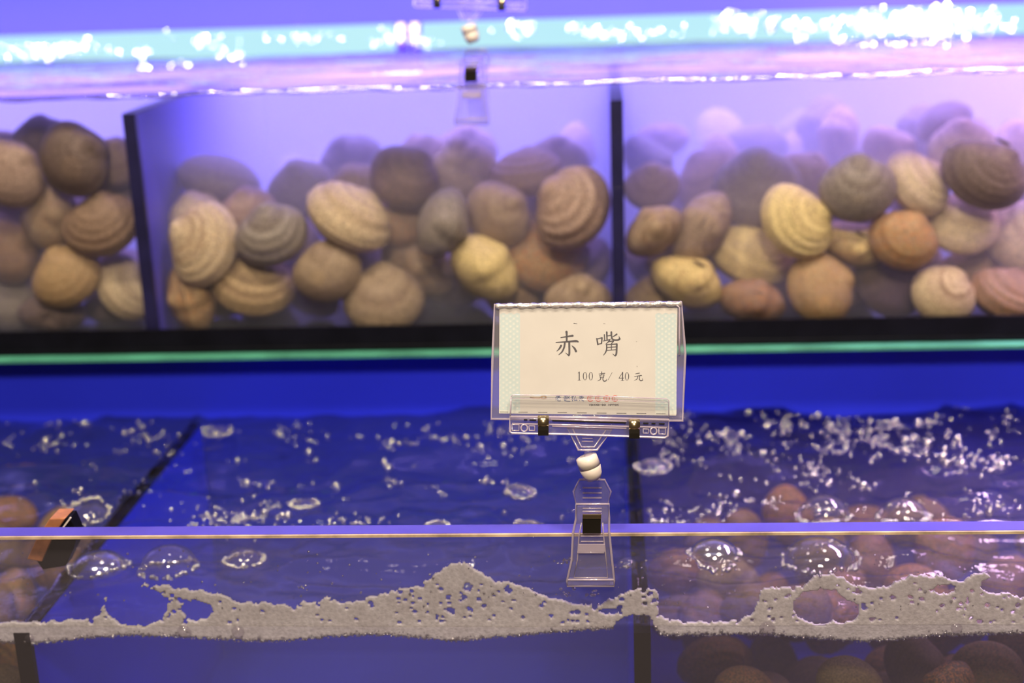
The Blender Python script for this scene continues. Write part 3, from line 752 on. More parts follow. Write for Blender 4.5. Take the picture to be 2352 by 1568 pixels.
# the rest of the heap, seen as blurred backs between and behind the front ones
SHORT = []
for row in FRONT:
    t_ = row[-1].split(',')[0]
    for cut in (' with ', ' in ', ' at ', ' on ', ' touching', ' beside', ' right of', ' left of', ' behind', ' below', ' standing', ' cut', ' lying', ' under', ' low', ' near', ' peeping', ' showing', ' above', ' wedged', ' just', ' far', ' half', ' flat', ' between', ' high', ' over', ' tilted'):
        t_ = t_.split(cut)[0]
    if not t_.startswith('faint'): SHORT.append((row[0], row[1], t_))
def near_label(u, v, adj):
    a, b_, t_ = min(SHORT, key=lambda s_: (s_[0] - u) ** 2 + (s_[1] - v) ** 2 + (9e9 if s_[2] in ('hazy', 'faint') else 0))
    side = ('right of' if u > a else 'left of') if abs(u - a) > abs(v - b_) else ('below' if v > b_ else 'above')
    return '%s clam behind and %s the %s' % (adj, side, t_)
FL = {'left': 'blurred brown clam in the dark gaps of the left heap', 'mid': 'blurred brown clam in the dark gaps of the middle heap', 'right': 'blurred brown clam in the dark gaps of the right heap',
      'hleft': 'faint lilac clam deep in the haze of the left bay', 'hmid': 'faint lilac clam deep in the haze of the middle bay', 'hright': 'faint lilac clam deep in the haze of the right bay'}
rr = random.Random(21)
def heap(u, u0, u1, vt0, vt1, vb, n, ylo, yhi, key, cols):
    for i in range(n):
        a = rr.random(); uu = u0 + (u1 - u0) * a; top = vt0 + (vt1 - vt0) * a
        vv = top + (vb - top) * rr.random()
        y = ylo + (yhi - ylo) * rr.random()
        c = rr.choice(cols); Lp = rr.uniform(140, 168) * (1.03 / y)
        place_px(uu, vv, Lp, rr.uniform(-180, 180), rr.uniform(-30, 75), 0, rr.randrange(5), (*c, 1 - rr.random() * 0.3), near_label(uu, vv, 'faint lilac' if key[0] == 'h' else 'blurred ' + {DK: 'dark', BR: 'brown', TAN: 'tan', GR: 'grey', OC: 'ochre', VD: 'blackish'}[c]), y, G_UP, y + 0.05, UL, full=False, step=0.005)
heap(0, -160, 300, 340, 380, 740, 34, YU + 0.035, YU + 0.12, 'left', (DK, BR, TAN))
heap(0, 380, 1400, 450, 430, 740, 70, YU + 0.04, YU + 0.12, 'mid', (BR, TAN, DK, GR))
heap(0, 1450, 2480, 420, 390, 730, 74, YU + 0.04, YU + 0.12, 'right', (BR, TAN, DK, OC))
heap(0, -160, 300, 480, 480, 745, 20, YU + 0.03, YU + 0.09, 'left', (DK, BR, VD))  # extra dark shells: shade of the gaps put into their colours
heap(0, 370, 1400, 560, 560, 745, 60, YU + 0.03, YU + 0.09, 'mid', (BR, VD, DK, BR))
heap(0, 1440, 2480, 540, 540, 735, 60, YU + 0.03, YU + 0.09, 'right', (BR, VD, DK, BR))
heap(0, 640, 1400, 400, 330, 520, 26, YU + 0.12, YU + 0.30, 'hmid', (CR, GR, PK))
heap(0, 1450, 2500, 310, 270, 460, 44, YU + 0.12, YU + 0.32, 'hright', (CR, GR, PK))
heap(0, -120, 270, 300, 340, 500, 10, YU + 0.10, YU + 0.26, 'hleft', (CR, GR, PK))
# clams under water in the right and left bays of the lower tank
LL = {'y0': YG + TG + 0.002, 'y1': Y_LB - 0.003, 'z0': Z_LF + 0.001, 'z1': Z_WL - 0.030}
n0 = len(CL_LOC)
rr = random.Random(5)
for i in range(420):
    if i < 360: x = rr.uniform(LDX[1] + 0.02, 0.42)
    else: x = rr.uniform(-0.62, LDX[0] - 0.02)
    y = rr.uniform(YG + TG + 0.02, Y_LB - 0.05); z = Z_WL - rr.uniform(0.052, 0.10)
    Ls = rr.uniform(0.040, 0.050); R = rot(rr.uniform(-180, 180), rr.uniform(-40, 70), 0); h = (0.49 * Ls, 0.44 * Ls, 0.29 * Ls); c = Vector((x, y, z))
    ok = y - support(R, h, Vector((0, 1, 0))) > LL['y0'] and y + support(R, h, Vector((0, 1, 0))) < LL['y1'] and min(abs(x - d) for d in LDX) > support(R, h, Vector((1, 0, 0))) + 0.005
    var_ = rr.randrange(5)
    if ok and clash(c, R, h, Ls, var_, CL_LOC[n0:]): ok = False
    if ok:
        CL_LOC.append((c, R, h, proxy(c, R, Ls, var_)))
        right = x > LDX[1]
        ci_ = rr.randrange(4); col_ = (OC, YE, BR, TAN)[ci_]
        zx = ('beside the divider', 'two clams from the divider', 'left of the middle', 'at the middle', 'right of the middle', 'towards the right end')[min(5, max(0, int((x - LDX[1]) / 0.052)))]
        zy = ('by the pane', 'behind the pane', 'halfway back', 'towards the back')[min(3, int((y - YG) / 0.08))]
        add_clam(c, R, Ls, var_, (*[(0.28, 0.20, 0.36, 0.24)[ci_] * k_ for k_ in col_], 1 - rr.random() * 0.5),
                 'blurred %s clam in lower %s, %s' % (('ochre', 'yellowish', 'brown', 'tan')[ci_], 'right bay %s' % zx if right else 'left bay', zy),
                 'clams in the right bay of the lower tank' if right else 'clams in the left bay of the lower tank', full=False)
print('clams', len(CL_LOC), 'missed', n_miss)

# ------------------------------------------------------------------ price card, built flat in its own axes, then tilted like the photo's
SC = 0.706 / F
ZS = 0.706
def CP(u, v, w=0.0): return ((u - 1352) * SC, -(v - 830) * SC, w)
CARD_C = CAM + ray(1352, 830) * (ZS / F)
card = empty('price_card', (0, 0, 0), 'cream price card in a clear sleeve, black writing, held up by the front clip', 'price card')
card.matrix_world = Matrix.Translation(CARD_C) @ CAMROT.to_4x4()
def cmesh(name, mb, m, parent, smooth=False):
    me = bpy.data.meshes.new(name); me.from_pydata(mb.v, [], mb.f); me.materials.append(m)
    me.polygons.foreach_set('use_smooth', [smooth] * len(me.polygons)); me.update()
    return link(name, me, parent)
q = MB(); q.prism([CP(*p)[:2] for p in ((1147, 708), (1146, 949), (1553, 954), (1556, 707))], -0.00015, 0.00015)
paper = cmesh('paper', q, M['paper'], card)
# sleeve: two thin sheets with a welded rounded edge
SL = ((1136, 700), (1131, 830), (1128, 962), (1350, 964), (1568, 966), (1574, 812), (1565, 694), (1350, 697))
q = MB(); q.prism([CP(*p)[:2] for p in SL], 0.0006, 0.0009); q.prism([CP(*p)[:2] for p in SL], -0.0009, -0.0006)
slv = cmesh('sleeve', q, M['sleeve'], card)
q = MB(); q.tube([CP(*p, 0) for p in SL], 0.0007, closed=True, seg=8)
cmesh('sleeve_edge', q, M['rim'], slv, True)
q = MB()
tp = []
for i in range(61):
    t = i / 60; tp.append(CP(1138 + 426 * t, 703 - 5.5 * t + 1.3 * math.sin(t * 47) * math.sin(t * 9), 0.0004))
q.tube(tp, [0.0013 + 0.0004 * math.sin(i * 1.7) for i in range(61)], seg=8)
M['weld'] = clear('sleeve_weld', tint=(0.9, 0.85, 0.9), refl=2.5, rough=0.2, refmin=0.25, veil=0.45, veilcol=(1, 0.95, 0.92), bump=1.0, bscale=500)
cmesh('sleeve_weld', q, M['weld'], slv, True)
q = MB(); q.tube([CP(1553, 700, 0.0009), CP(1560, 706, 0.0009), CP(1560, 760, 0.0009), CP(1560, 815, 0.0009)], 0.0005, seg=6)
cmesh('sleeve_fold', q, M['rim'], slv, True)
# printing: ribbons of varying width
def ribbon(mb, pts, w0=0.0002, cap=True):
    """pts: (x, y, width) in card units"""
    P2 = [Vector((p[0], p[1])) for p in pts]; W = [p[2] for p in pts]
    # resample with Catmull-Rom when more than 2 points
    S, SW = [], []
    n = len(P2)
    for i in range(n - 1):
        p0 = P2[max(i - 1, 0)]; p1 = P2[i]; p2 = P2[i + 1]; p3 = P2[min(i + 2, n - 1)]
        k = 6 if n > 2 else 1
        for j in range(k):
            t = j / k
            S.append(0.5 * ((2 * p1) + (p2 - p0) * t + (2 * p0 - 5 * p1 + 4 * p2 - p3) * t * t + (-p0 + 3 * p1 - 3 * p2 + p3) * t ** 3)); SW.append(W[i] * (1 - t) + W[i + 1] * t)
    S.append(P2[-1]); SW.append(W[-1])
    vs = []; m = len(S)
    for i in range(m):
        t = (S[min(i + 1, m - 1)] - S[max(i - 1, 0)])
        t = t.normalized() if t.length > 0 else Vector((1, 0)); nn = Vector((-t.y, t.x)) * SW[i] / 2
        vs += [(S[i].x + nn.x, S[i].y + nn.y, w0), (S[i].x - nn.x, S[i].y - nn.y, w0)]
    mb.add(vs, [(2 * i, 2 * i + 1, 2 * i + 3, 2 * i + 2) for i in range(m - 1)])
    if cap:
        for i in (0, m - 1):
            r = SW[i] / 2; c = S[i]
            mb.add([(c.x + r * math.cos(a * math.pi / 4), c.y + r * math.sin(a * math.pi / 4), w0) for a in range(8)], [tuple(range(8))])
ZK = 7.842
def zp(x, y, w=0, k=1.0):
    X, Y, _ = CP(1260 + x / ZK, 740 + y / ZK); return (X, Y, w / ZK * SC * k)
def strokes(mb, lst, k=1.0, w0=0.0002):
    for s in lst: ribbon(mb, [zp(*p, k) for p in s], w0)
def ring(mb, cx, cy, rx, ry, w, wy=None, a0=0, a1=360, n=28, w0=0.00022):
    pts = []
    wy = wy or w
    full = a1 - a0 >= 360
    vs = []
    for i in range(n + 1):
        a = math.radians(a0 + (a1 - a0) * i / n)
        ww_x, ww_y = w, wy
        for sgn in (1, -1):
            X, Y, _ = zp(cx + (rx + sgn * ww_x / 2) * math.cos(a), cy - (ry + sgn * ww_y / 2) * math.sin(a)); vs.append((X, Y, w0))
    mb.add(vs, [(2 * i, 2 * i + 1, 2 * i + 3, 2 * i + 2) for i in range(n)])
name = MB()
strokes(name, [
 [(322, 170, 36), (326, 215, 30), (327, 345, 28)],
 [(222, 275, 14), (330, 257, 22), (432, 242, 34)],
 [(135, 362, 16), (330, 350, 24), (490, 337, 36), (532, 352, 20)],
 [(292, 370, 28), (280, 450, 28), (242, 530, 24), (182, 585, 8)],
 [(372, 362, 30), (374, 555, 30), (362, 596, 26)], [(365, 598, 22), (306, 548, 6)],
 [(225, 420, 32), (197, 470, 26), (147, 520, 7)],
 [(420, 420, 10), (468, 470, 30), (494, 522, 34)],
 [(868, 292, 20), (888, 398, 26)], [(870, 302, 16), (960, 278, 18)], [(962, 280, 24), (954, 375, 20)], [(888, 396, 16), (958, 378, 16)],
 [(1005, 222, 18), (1010, 325, 18)], [(1048, 177, 26), (1053, 322, 20)], [(1052, 246, 12), (1112, 235, 15)],
 [(985, 336, 14), (1060, 320, 15), (1128, 300, 8)],
 [(1130, 177, 28), (1136, 268, 24), (1166, 314, 24), (1240, 320, 26), (1282, 298, 28)], [(1282, 300, 24), (1266, 246, 5)],
 [(1226, 215, 26), (1190, 240, 18), (1142, 266, 9)],
 [(1097, 326, 24), (1062, 365, 16), (1022, 396, 6)], [(1085, 346, 14), (1170, 335, 20)], [(1170, 336, 20), (1130, 388, 14)],
 [(1045, 402, 20), (1046, 480, 22), (1026, 540, 20), (985, 596, 6)], [(1045, 402, 16), (1225, 390, 20)],
 [(1228, 392, 28), (1221, 560, 28), (1198, 603, 22)], [(1200, 604, 18), (1150, 566, 5)],
 [(1050, 452, 12), (1220, 441, 13)], [(1045, 506, 12), (1220, 492, 13)], [(1132, 396, 14), (1130, 500, 14)],
], 1.18)
cmesh('name_writing', name, M['ink'], paper)
pr = MB()
strokes(pr, [
 [(528, 918, 5), (552, 892, 12)], [(552, 896, 17), (552, 1038, 17)], [(528, 1041, 7), (578, 1041, 7)],
 [(958, 892, 15), (955, 950, 11)], [(908, 929, 8), (1012, 917, 13)], [(924, 950, 12), (930, 998, 10)], [(924, 952, 8), (998, 943, 9)],
 [(998, 944, 15), (985, 1000, 11)], [(930, 988, 8), (985, 985, 8)], [(945, 996, 15), (925, 1034, 13), (880, 1055, 4)],
 [(978, 992, 12), (980, 1036, 15), (1004, 1060, 16), (1040, 1048, 14)], [(1040, 1048, 12), (1040, 1020, 4)],
 [(1146, 900, 6), (1068, 1040, 6)],
 [(1335, 900, 8), (1270, 1000, 9)], [(1268, 1006, 11), (1355, 1003, 11)], [(1334, 900, 17), (1330, 1042, 17)], [(1305, 1045, 6), (1356, 1045, 6)],
 [(1565, 926, 8), (1635, 914, 14)], [(1545, 976, 8), (1600, 966, 10), (1672, 956, 16)], [(1607, 970, 12), (1592, 1020, 12), (1540, 1046, 4)],
 [(1637, 966, 12), (1636, 1024, 14), (1660, 1050, 16), (1696, 1040, 14)], [(1696, 1040, 12), (1690, 1008, 4)],
], 1.12)
for cx in (655, 760, 1412): ring(pr, cx, 968 if cx < 1000 else 972, 30, 70, 15, 6)
cmesh('price_writing', pr, M['ink'], paper)
bt = MB()
strokes(bt, [
 [(140, 1335, 12), (205, 1328, 12)], [(172, 1312, 12), (172, 1355, 12)], [(122, 1362, 12), (215, 1352, 12)], [(195, 1330, 12), (130, 1400, 8)],
 [(165, 1370, 12), (168, 1412, 12), (215, 1412, 12)], [(205, 1375, 10), (170, 1390, 8)],
 [(285, 1330, 12), (335, 1325, 12)], [(310, 1312, 12), (310, 1400, 12)], [(270, 1362, 12), (345, 1355, 12)], [(310, 1375, 10), (345, 1375, 8)],
 [(285, 1370, 12), (295, 1410, 12), (385, 1420, 12)], [(345, 1330, 10), (378, 1378, 10)], [(378, 1330, 10), (340, 1380, 8)],
 [(408, 1345, 12), (450, 1335, 12)], [(430, 1335, 12), (430, 1415, 12)], [(430, 1365, 10), (405, 1395, 8)], [(430, 1365, 10), (450, 1390, 8)],
 [(485, 1330, 12), (462, 1398, 12), (508, 1400, 12)], [(495, 1375, 10), (515, 1410, 10)],
 [(560, 1335, 12), (625, 1328, 12)], [(592, 1312, 12), (592, 1355, 12)], [(550, 1362, 12), (635, 1352, 12)], [(580, 1362, 12), (555, 1410, 8)], [(605, 1365, 12), (600, 1400, 12), (635, 1415, 12)],
], 1.1)
cmesh('blue_lettering', bt, M['blue_ink'], paper)
rt = MB()
for i, cx in enumerate((752, 896, 1046, 1196)):
    ring(rt, cx, 1370, 50, 52, 15, a0=40, a1=(330, 335, 400, 335)[i])
    strokes(rt, [[(cx - 26, 1350, 8), (cx + 24, 1344, 8)], [(cx - 2, 1335, 8), (cx - 4, 1402, 8)], [(cx - 28, 1385, 7), (cx + 26, 1380, 7)]], 1.0)
cmesh('red_seals', rt, M['red_ink'], paper)
bk = MB()
x = 730
for g in 'VBXXB-BD HPPBK':
    if g == ' ': x += 38; continue
    y0_, y1_ = 1470, 1500
    S_ = {'V': [[(0, 0), (14, 30)], [(28, 0), (14, 30)]], 'B': [[(0, 0), (0, 30)], [(0, 0), (26, 6)], [(0, 15), (26, 15)], [(0, 30), (26, 25)], [(26, 6), (26, 25)]],
          'X': [[(0, 0), (28, 30)], [(28, 0), (0, 30)], [(2, 15), (26, 15)]], '-': [[(0, 15), (28, 15)]], 'D': [[(0, 0), (0, 30)], [(0, 0), (26, 8)], [(26, 8), (26, 22)], [(0, 30), (26, 22)]],
          'H': [[(0, 0), (0, 30)], [(26, 0), (26, 30)], [(0, 15), (26, 15)]], 'P': [[(0, 0), (0, 30)], [(0, 0), (26, 4)], [(26, 4), (26, 15)], [(0, 16), (26, 16)]],
          'K': [[(0, 0), (0, 30)], [(26, 0), (2, 15)], [(2, 15), (26, 30)]]}[g]
    strokes(bk, [[(x + a, y0_ + c, 8), (x + b_, y0_ + d, 8)] for ((a, c), (b_, d)) in S_]); x += 39
cmesh('small_lettering', bk, M['ink'], paper)
br = MB()
ring(br, -90, 1350, 40, 26, 34, 22); strokes(br, [[(-330, 1350, 22), (-200, 1362, 30), (-140, 1350, 18)]])
cmesh('brown_mark', br, M['brown_ink'], paper)
ds = MB()
def z1(x, y, w=0): X, Y, _ = CP(1100 + x / 4.612, 680 + y / 4.612); return (X, Y, w / 4.612 * SC)
for (a, c) in ((224, 310), (420, 515), (630, 722), (835, 930), (1042, 1140), (1250, 1350), (1460, 1560), (1672, 1770), (1880, 1975)):
    yy = 1225 + 19 * (a - 220) / 1660; ribbon(ds, [z1(a, yy, 6), z1(c, yy + 1, 6)])
for (a, y, c, yy, ww) in ((1006, 288, 1040, 293, 9), (1320, 292, 1338, 293, 5), (1675, 742, 1678, 748, 6), (1668, 480, 1672, 483, 5)):
    ribbon(ds, [z1(a, y, ww), z1(c, yy, ww * 0.5)])
cmesh('cutting_marks', ds, M['ink'], paper)
# wave-scale pattern strips
for (xa, xb) in ((222, 436), (1868, 2092)):
    q = MB(); (a, b2) = (z1(xa, 190), z1(xb, 1238 if xa < 1000 else 1250))
    q.add([(a[0], a[1], 0.00017), (a[0], b2[1], 0.00017), (b2[0], b2[1], 0.00017), (b2[0], a[1], 0.00017)], [(0, 1, 2, 3)])
    so = cmesh('border_strip', q, M['strip_tone'], paper)
    q = MB(); row = 0; y = 215
    while y < 1235:
        x = xa + (0 if row % 2 else 37)
        while x < xb + 20:
            for R_ in (36, 27, 18):
                vs = []
                for i in range(11):
                    an = math.radians(15 + 150 * i / 10)
                    for dd in (2.2, -2.2):
                        px_ = x + (R_ + dd) * math.cos(an); px_ = min(max(px_, xa), xb)
                        X, Y, _ = z1(px_, y - (R_ + dd) * math.sin(an) * 0.95); vs.append((X, Y, 0.00019))
                q.add(vs, [(2 * i, 2 * i + 1, 2 * i + 3, 2 * i + 2) for i in range(10)])
            x += 74
        y += 27; row += 1
    cmesh('wave_pattern', q, M['pale_blue_ink'], so)

# ------------------------------------------------------------------ clip stand
ANCH = P(1356, 1247, YG)
clip = empty('sign_clip', (ANCH.x, YG, Z_GTOP), 'clear plastic card clip gripping the front pane and holding the price card', 'clip', 'clear card clips')
INV = Matrix.Translation(-clip.location)
T = INV @ Matrix.Translation(CARD_C) @ CAMROT.to_4x4()
def kmesh(name, mb, m, parent=clip, smooth=False, card_space=True, bev=0):
    vs = [tuple(T @ Vector(v)) for v in mb.v] if card_space else [tuple(Vector(v) - clip.location) for v in mb.v]
    me = bpy.data.meshes.new(name); me.from_pydata(vs, [], mb.f); me.materials.append(m)
    me.polygons.foreach_set('use_smooth', [smooth] * len(me.polygons)); me.update()
    o = link(name, me, parent)
    if bev: bevel(o, bev)
    return o
# gripping bar and flap
BARP = ((1171, 956), (1171, 990), (1176, 994), (1300, 996), (1526, 1004), (1533, 1000), (1535, 963), (1350, 958))
q = MB(); q.prism([CP(*p)[:2] for p in BARP], -0.0035, 0.0022); bar = kmesh('grip_bar', q, M['clear'], bev=0.0004)
q = MB()
q.tube([CP(*p, 0.0024) for p in BARP], 0.0006, closed=True)
q.tube([CP(1176, 972, 0.0024), CP(1530, 981, 0.0024)], 0.0005); q.tube([CP(1265, 962, 0.0026), CP(1438, 967, 0.0026)], 0.0005)
q.tube([CP(1268, 978, 0.0024), CP(1438, 983, 0.0024)], 0.0004)
for (u, v) in ((1204, 982), (1500, 989)):
    q.tube([CP(u + 7.5 * math.cos(a * math.pi / 6), v + 8 * math.sin(a * math.pi / 6), 0.0026) for a in range(12)], 0.00045, closed=True, seg=6)
for (u0, v0, u1, v1) in ((1215, 977, 1228, 988), (1476, 984, 1488, 994), (1176, 974, 1192, 988), (1512, 982, 1527, 996)):
    q.tube([CP(u0, v0, 0.0025), CP(u1, v0 + 0.4, 0.0025), CP(u1, v1, 0.0025), CP(u0, v1 - 0.4, 0.0025)], 0.00035, closed=True, seg=6)
kmesh('bar_ridge', q, M['rim'], bar, smooth=True)
q = MB()
for (u0, u1, v) in ((1203, 1211, 963), (1216, 1231, 963.5), (1476, 1488, 971), (1495, 1504, 971.5), (1512, 1525, 972), (1268, 1436, 965)):
    q.tube([CP(u0, v, 0.0029), CP(u1, v + 0.4 * (u1 - u0) / 13, 0.0029)], 0.0004, seg=6)
kmesh('bar_slot', q, M['dark_steel'], bar)
FLP = ((1174, 910), (1178, 906), (1350, 908), (1530, 915), (1535, 919), (1535, 957), (1350, 953), (1172, 955))
q = MB(); q.prism([CP(*p)[:2] for p in FLP], 0.0014, 0.0024); flap = kmesh('grip_flap', q, M['flap'], bev=0.0002)
q = MB(); q.tube([CP(*p, 0.0026) for p in FLP[:6]], 0.0003, seg=6)
q.tube([CP(1176, 914, 0.0026), CP(1350, 917, 0.0026), CP(1533, 923, 0.0026)], 0.00016, seg=6)
q.tube([CP(*p, 0.0026) for p in (FLP[0], FLP[7])], 0.0004, seg=6); kmesh('flap_edge', q, M['rim'], flap, smooth=True)
for (u, v) in ((1248, 953), (1456, 960)):
    q = MB(); pts = [(v, 0.0027), (v + 8, 0.0044), (v + 18, 0.0050), (v + 26, 0.0042), (v + 46, 0.0036)]
    def band(mb, pts, u0, u1, th=0.0005):
        vs, fs = [], []
        for (vv, ww) in pts:
            for (uu, dw) in ((u0, 0), (u1, 0), (u1, -th), (u0, -th)): vs.append(CP(uu, vv + (uu - 1352) * 0.0, ww + dw))
        for i in range(len(pts) - 1):
            for k in range(4): fs.append((4 * i + k, 4 * i + (k + 1) % 4, 4 * i + 4 + (k + 1) % 4, 4 * i + 4 + k))
        fs += [(0, 3, 2, 1), (4 * len(pts) - 4, 4 * len(pts) - 3, 4 * len(pts) - 2, 4 * len(pts) - 1)]
        mb.add(vs, fs)
    band(q, pts[:4], u - 13, u + 12); sp = kmesh('bar_spring', q, M['brass'], smooth=True)
    q = MB(); band(q, [(v + 25, 0.0043), (v + 34, 0.0042), (v + 46, 0.0036)], u - 12.5, u + 11.5); kmesh('spring_underside', q, M['dark_steel'], sp)
# gusset
GUS = ((1302, 982), (1406, 986), (1371, 1033), (1328, 1033))
q = MB(); q.prism([CP(*p)[:2] for p in GUS][::-1], -0.0022, 0.0006); gus = kmesh('gusset', q, M['clear'], bev=0.0003)
q = MB(); q.tube([CP(*p, 0.0007) for p in GUS], 0.0006, closed=True, seg=6)
q.tube([CP(1315, 984, 0.0007), CP(1335, 1026, 0.0007), CP(1365, 1026, 0.0007), CP(1391, 988, 0.0007)], 0.0004, seg=6)
for (v, a) in ((1000, 13), (1006, 12), (1013, 13)): q.tube([CP(1349 - a, v, 0.0008), CP(1349 + a, v + 0.5, 0.0008)], 0.0003, seg=6)
kmesh('gusset_rib', q, M['rim'], gus, smooth=True)
# nylon ball joint
q = MB(); q.tube([CP(1350, 1030, -0.001), CP(1352, 1048, -0.001)], 0.0022, seg=12); kmesh('joint_stem', q, M['clear'], smooth=True)
q = MB()
a0 = Vector(CP(1346, 1047, -0.001)); a1 = Vector(CP(1355, 1072, -0.002))
q.tube([a0, a0 + (a1 - a0) * 0.08, a0 + (a1 - a0) * 0.5, a1], [0.0040, 0.0054, 0.0056, 0.0056], seg=28)
q.tube([a1, a1 + (a1 - a0) * 0.12, a1 + (a1 - a0) * 0.75, a1 + (a1 - a0) * 1.15], [0.0050, 0.0056, 0.0050, 0.0036], seg=28)
kmesh('ball_joint', q, M['nylon'], smooth=True)
# leaves on the pane
YF = YG - 0.0035
def KP(u, v, Y=YF): return P(u, v, Y)
def slab(mb, poly, Y, th):
    a = [KP(u, v, Y) for (u, v) in poly]; n = len(a)
    mb.add([tuple(p) for p in a] + [(p.x, p.y + th, p.z) for p in a],
           [tuple(range(n)), tuple(range(n, 2 * n))[::-1]] + [(i, n + i, n + (i + 1) % n, (i + 1) % n) for i in range(n)])
RL = ((1331, 1101), (1389, 1101), (1403, 1128), (1397, 1157), (1323, 1157), (1317, 1128))
q = MB(); slab(q, RL, YG + TG + 0.004, 0.0014); back = kmesh('rear_leaf', q, M['clear'], card_space=False, bev=0.0002)
q = MB(); q.tube([KP(u, v, YG + TG + 0.0038) for (u, v) in RL], 0.0006, closed=True, seg=6)
for v in (1120, 1132, 1143): q.tube([KP(1338, v, YG + TG + 0.0036), KP(1382, v, YG + TG + 0.0036)], 0.00055, seg=6)
kmesh('rear_leaf_rib', q, M['rim'], back, smooth=True, card_space=False)
q = MB()
A = KP(1326, 1157, YG + TG + 0.0045); B = KP(1396, 1157, YG + TG + 0.0045)
q.box(A.x, B.x, YG + TG + 0.001, YG + TG + 0.0025, Z_GTOP - 0.026, A.z); kmesh('rear_leg', q, M['clear'], card_space=False)
FLF = ((1323, 1157), (1323, 1192), (1316, 1223), (1313, 1285), (1302, 1333), (1302, 1345), (1411, 1345), (1411, 1333), (1404, 1271), (1399, 1218), (1399, 1190), (1399, 1157))
q = MB(); slab(q, FLF, YF, 0.0014); fr_ = kmesh('front_leaf', q, M['clear'], card_space=False)
q = MB(); q.tube([KP(u, v, YF - 0.0003) for (u, v) in FLF], 0.00065, closed=True, seg=6)
INN = ((1336, 1200), (1330, 1230), (1326, 1285), (1318, 1326), (1396, 1326), (1391, 1272), (1386, 1230), (1384, 1200))
q.tube([KP(u, v, YF - 0.0002) for (u, v) in INN], 0.0004, seg=6)
q.tube([KP(1304, 1331, YF - 0.0006), KP(1410, 1331, YF - 0.0006)], 0.0006, seg=6)
q.tube([KP(1326, 1268, YF - 0.0006), KP(1388, 1268, YF - 0.0006)], 0.0007, seg=6)
for (v, a) in ((1167, 22), (1174, 22), (1180, 22), (1231, 26), (1243, 26)): q.tube([KP(1360 - a, v, YF - 0.0004), KP(1360 + a, v, YF - 0.0004)], 0.00035, seg=6)
kmesh('front_leaf_rib', q, M['rim'], fr_, smooth=True, card_space=False)
q = MB(); slab(q, ((1329, 1250), (1389, 1250), (1390, 1267), (1327, 1267)), YF - 0.0012, 0.0008); kmesh('leaf_ledge', q, M['rim'], fr_, card_space=False)
q = MB(); slab(q, ((1303, 1334), (1411, 1334), (1411, 1344), (1303, 1344)), YF - 0.001, 0.0045); kmesh('leaf_foot', q, M['clear'], fr_, card_space=False, bev=0.0003)
q = MB(); slab(q, ((1338, 1181), (1381, 1181), (1381, 1191), (1338, 1191)), YF - 0.0022, 0.003); sp = kmesh('jaw_spring', q, M['brass'], card_space=False, bev=0.0003)
q = MB(); slab(q, ((1338, 1191), (1380, 1191), (1380, 1225), (1338, 1225)), YF - 0.0020, 0.001); kmesh('spring_underside', q, M['dark_steel'], sp, card_space=False)
# the second clip, on the pane of the upper tank, its card above the photo's edge
A2 = P(1083, 200, YU)
def copy_tree(o, parent=None):
    c = o.copy(); COL.objects.link(c)
    if parent is not None: c.parent = parent
    for ch in list(o.children): copy_tree(ch, c)
    return c
c2 = copy_tree(clip); c2.location = (A2.x, YU, Z_UW + 0.003); c2.rotation_euler = (0, 0, math.radians(-7))
tag(c2, 'blurred clear plastic card clip on the upper pane, at the top of the photo', 'clip', 'clear card clips')

# ------------------------------------------------------------------ foam on the front pane
top_pts = [(-400, 1430), (0, 1430), (90, 1428), (180, 1424), (228, 1412), (240, 1372), (250, 1366), (256, 1400), (262, 1360), (275, 1349), (330, 1343), (400, 1348), (470, 1356), (520, 1372), (560, 1386), (620, 1386), (680, 1394), (700, 1378), (712, 1388), (750, 1372), (785, 1386), (814, 1381),
           (860, 1368), (890, 1356), (933, 1352), (960, 1348), (988, 1330), (1010, 1312), (1027, 1300), (1052, 1292), (1074, 1296), (1100, 1312), (1116, 1326), (1159, 1339), (1190, 1340), (1219, 1352),
           (1261, 1373), (1316, 1388), (1368, 1390), (1415, 1369), (1450, 1358), (1474, 1350), (1505, 1354), (1514, 1364), (1505, 1380), (1495, 1398), (1530, 1425), (1560, 1428), (1640, 1426), (1700, 1424), (1728, 1408), (1742, 1380), (1746, 1356), (1790, 1352), (1850, 1345),
           (1872, 1324), (1895, 1318), (1930, 1322), (1955, 1340), (2000, 1353), (2045, 1348), (2070, 1330), (2110, 1320), (2150, 1322), (2190, 1332), (2215, 1336), (2232, 1322), (2262, 1312), (2290, 1340), (2330, 1372), (2400, 1365), (2700, 1360)]
bot_pts = [(-400, 1470), (0, 1474), (68, 1479), (140, 1472), (213, 1464), (298, 1458), (405, 1462), (554, 1471), (639, 1473), (799, 1459), (890, 1458), (1040, 1472), (1155, 1462), (1261, 1452), (1406, 1443), (1420, 1425), (1445, 1412), (1490, 1414), (1502, 1440), (1520, 1459), (1748, 1456), (1860, 1464), (1983, 1473),
           (2080, 1466), (2174, 1458), (2352, 1454), (2700, 1458)]
holes = [(312, 1392, 72, 46), (452, 1401, 36, 22), (1885, 1394, 62, 40), (1932, 1404, 40, 26), (1400, 1406, 24, 8), (2300, 1345, 46, 18), (420, 1380, 14, 5), (2170, 1352, 24, 9),
         (1075, 1350, 11, 8), (1168, 1357, 9, 6), (1030, 1372, 6, 5), (1060, 1380, 5, 4), (1100, 1375, 5, 4), (1035, 1400, 9, 6), (1080, 1402, 6, 4), (1492, 1362, 8, 5), (1480, 1372, 5, 4), (2050, 1374, 5, 4)]
FY = YG + TG + 0.0012
du = 2.6
us = np.arange(-380, 2680, du); vv_ = np.arange(1280, 1490, du)
U, V = np.meshgrid(us, vv_)
r_ = np.random.default_rng(4)
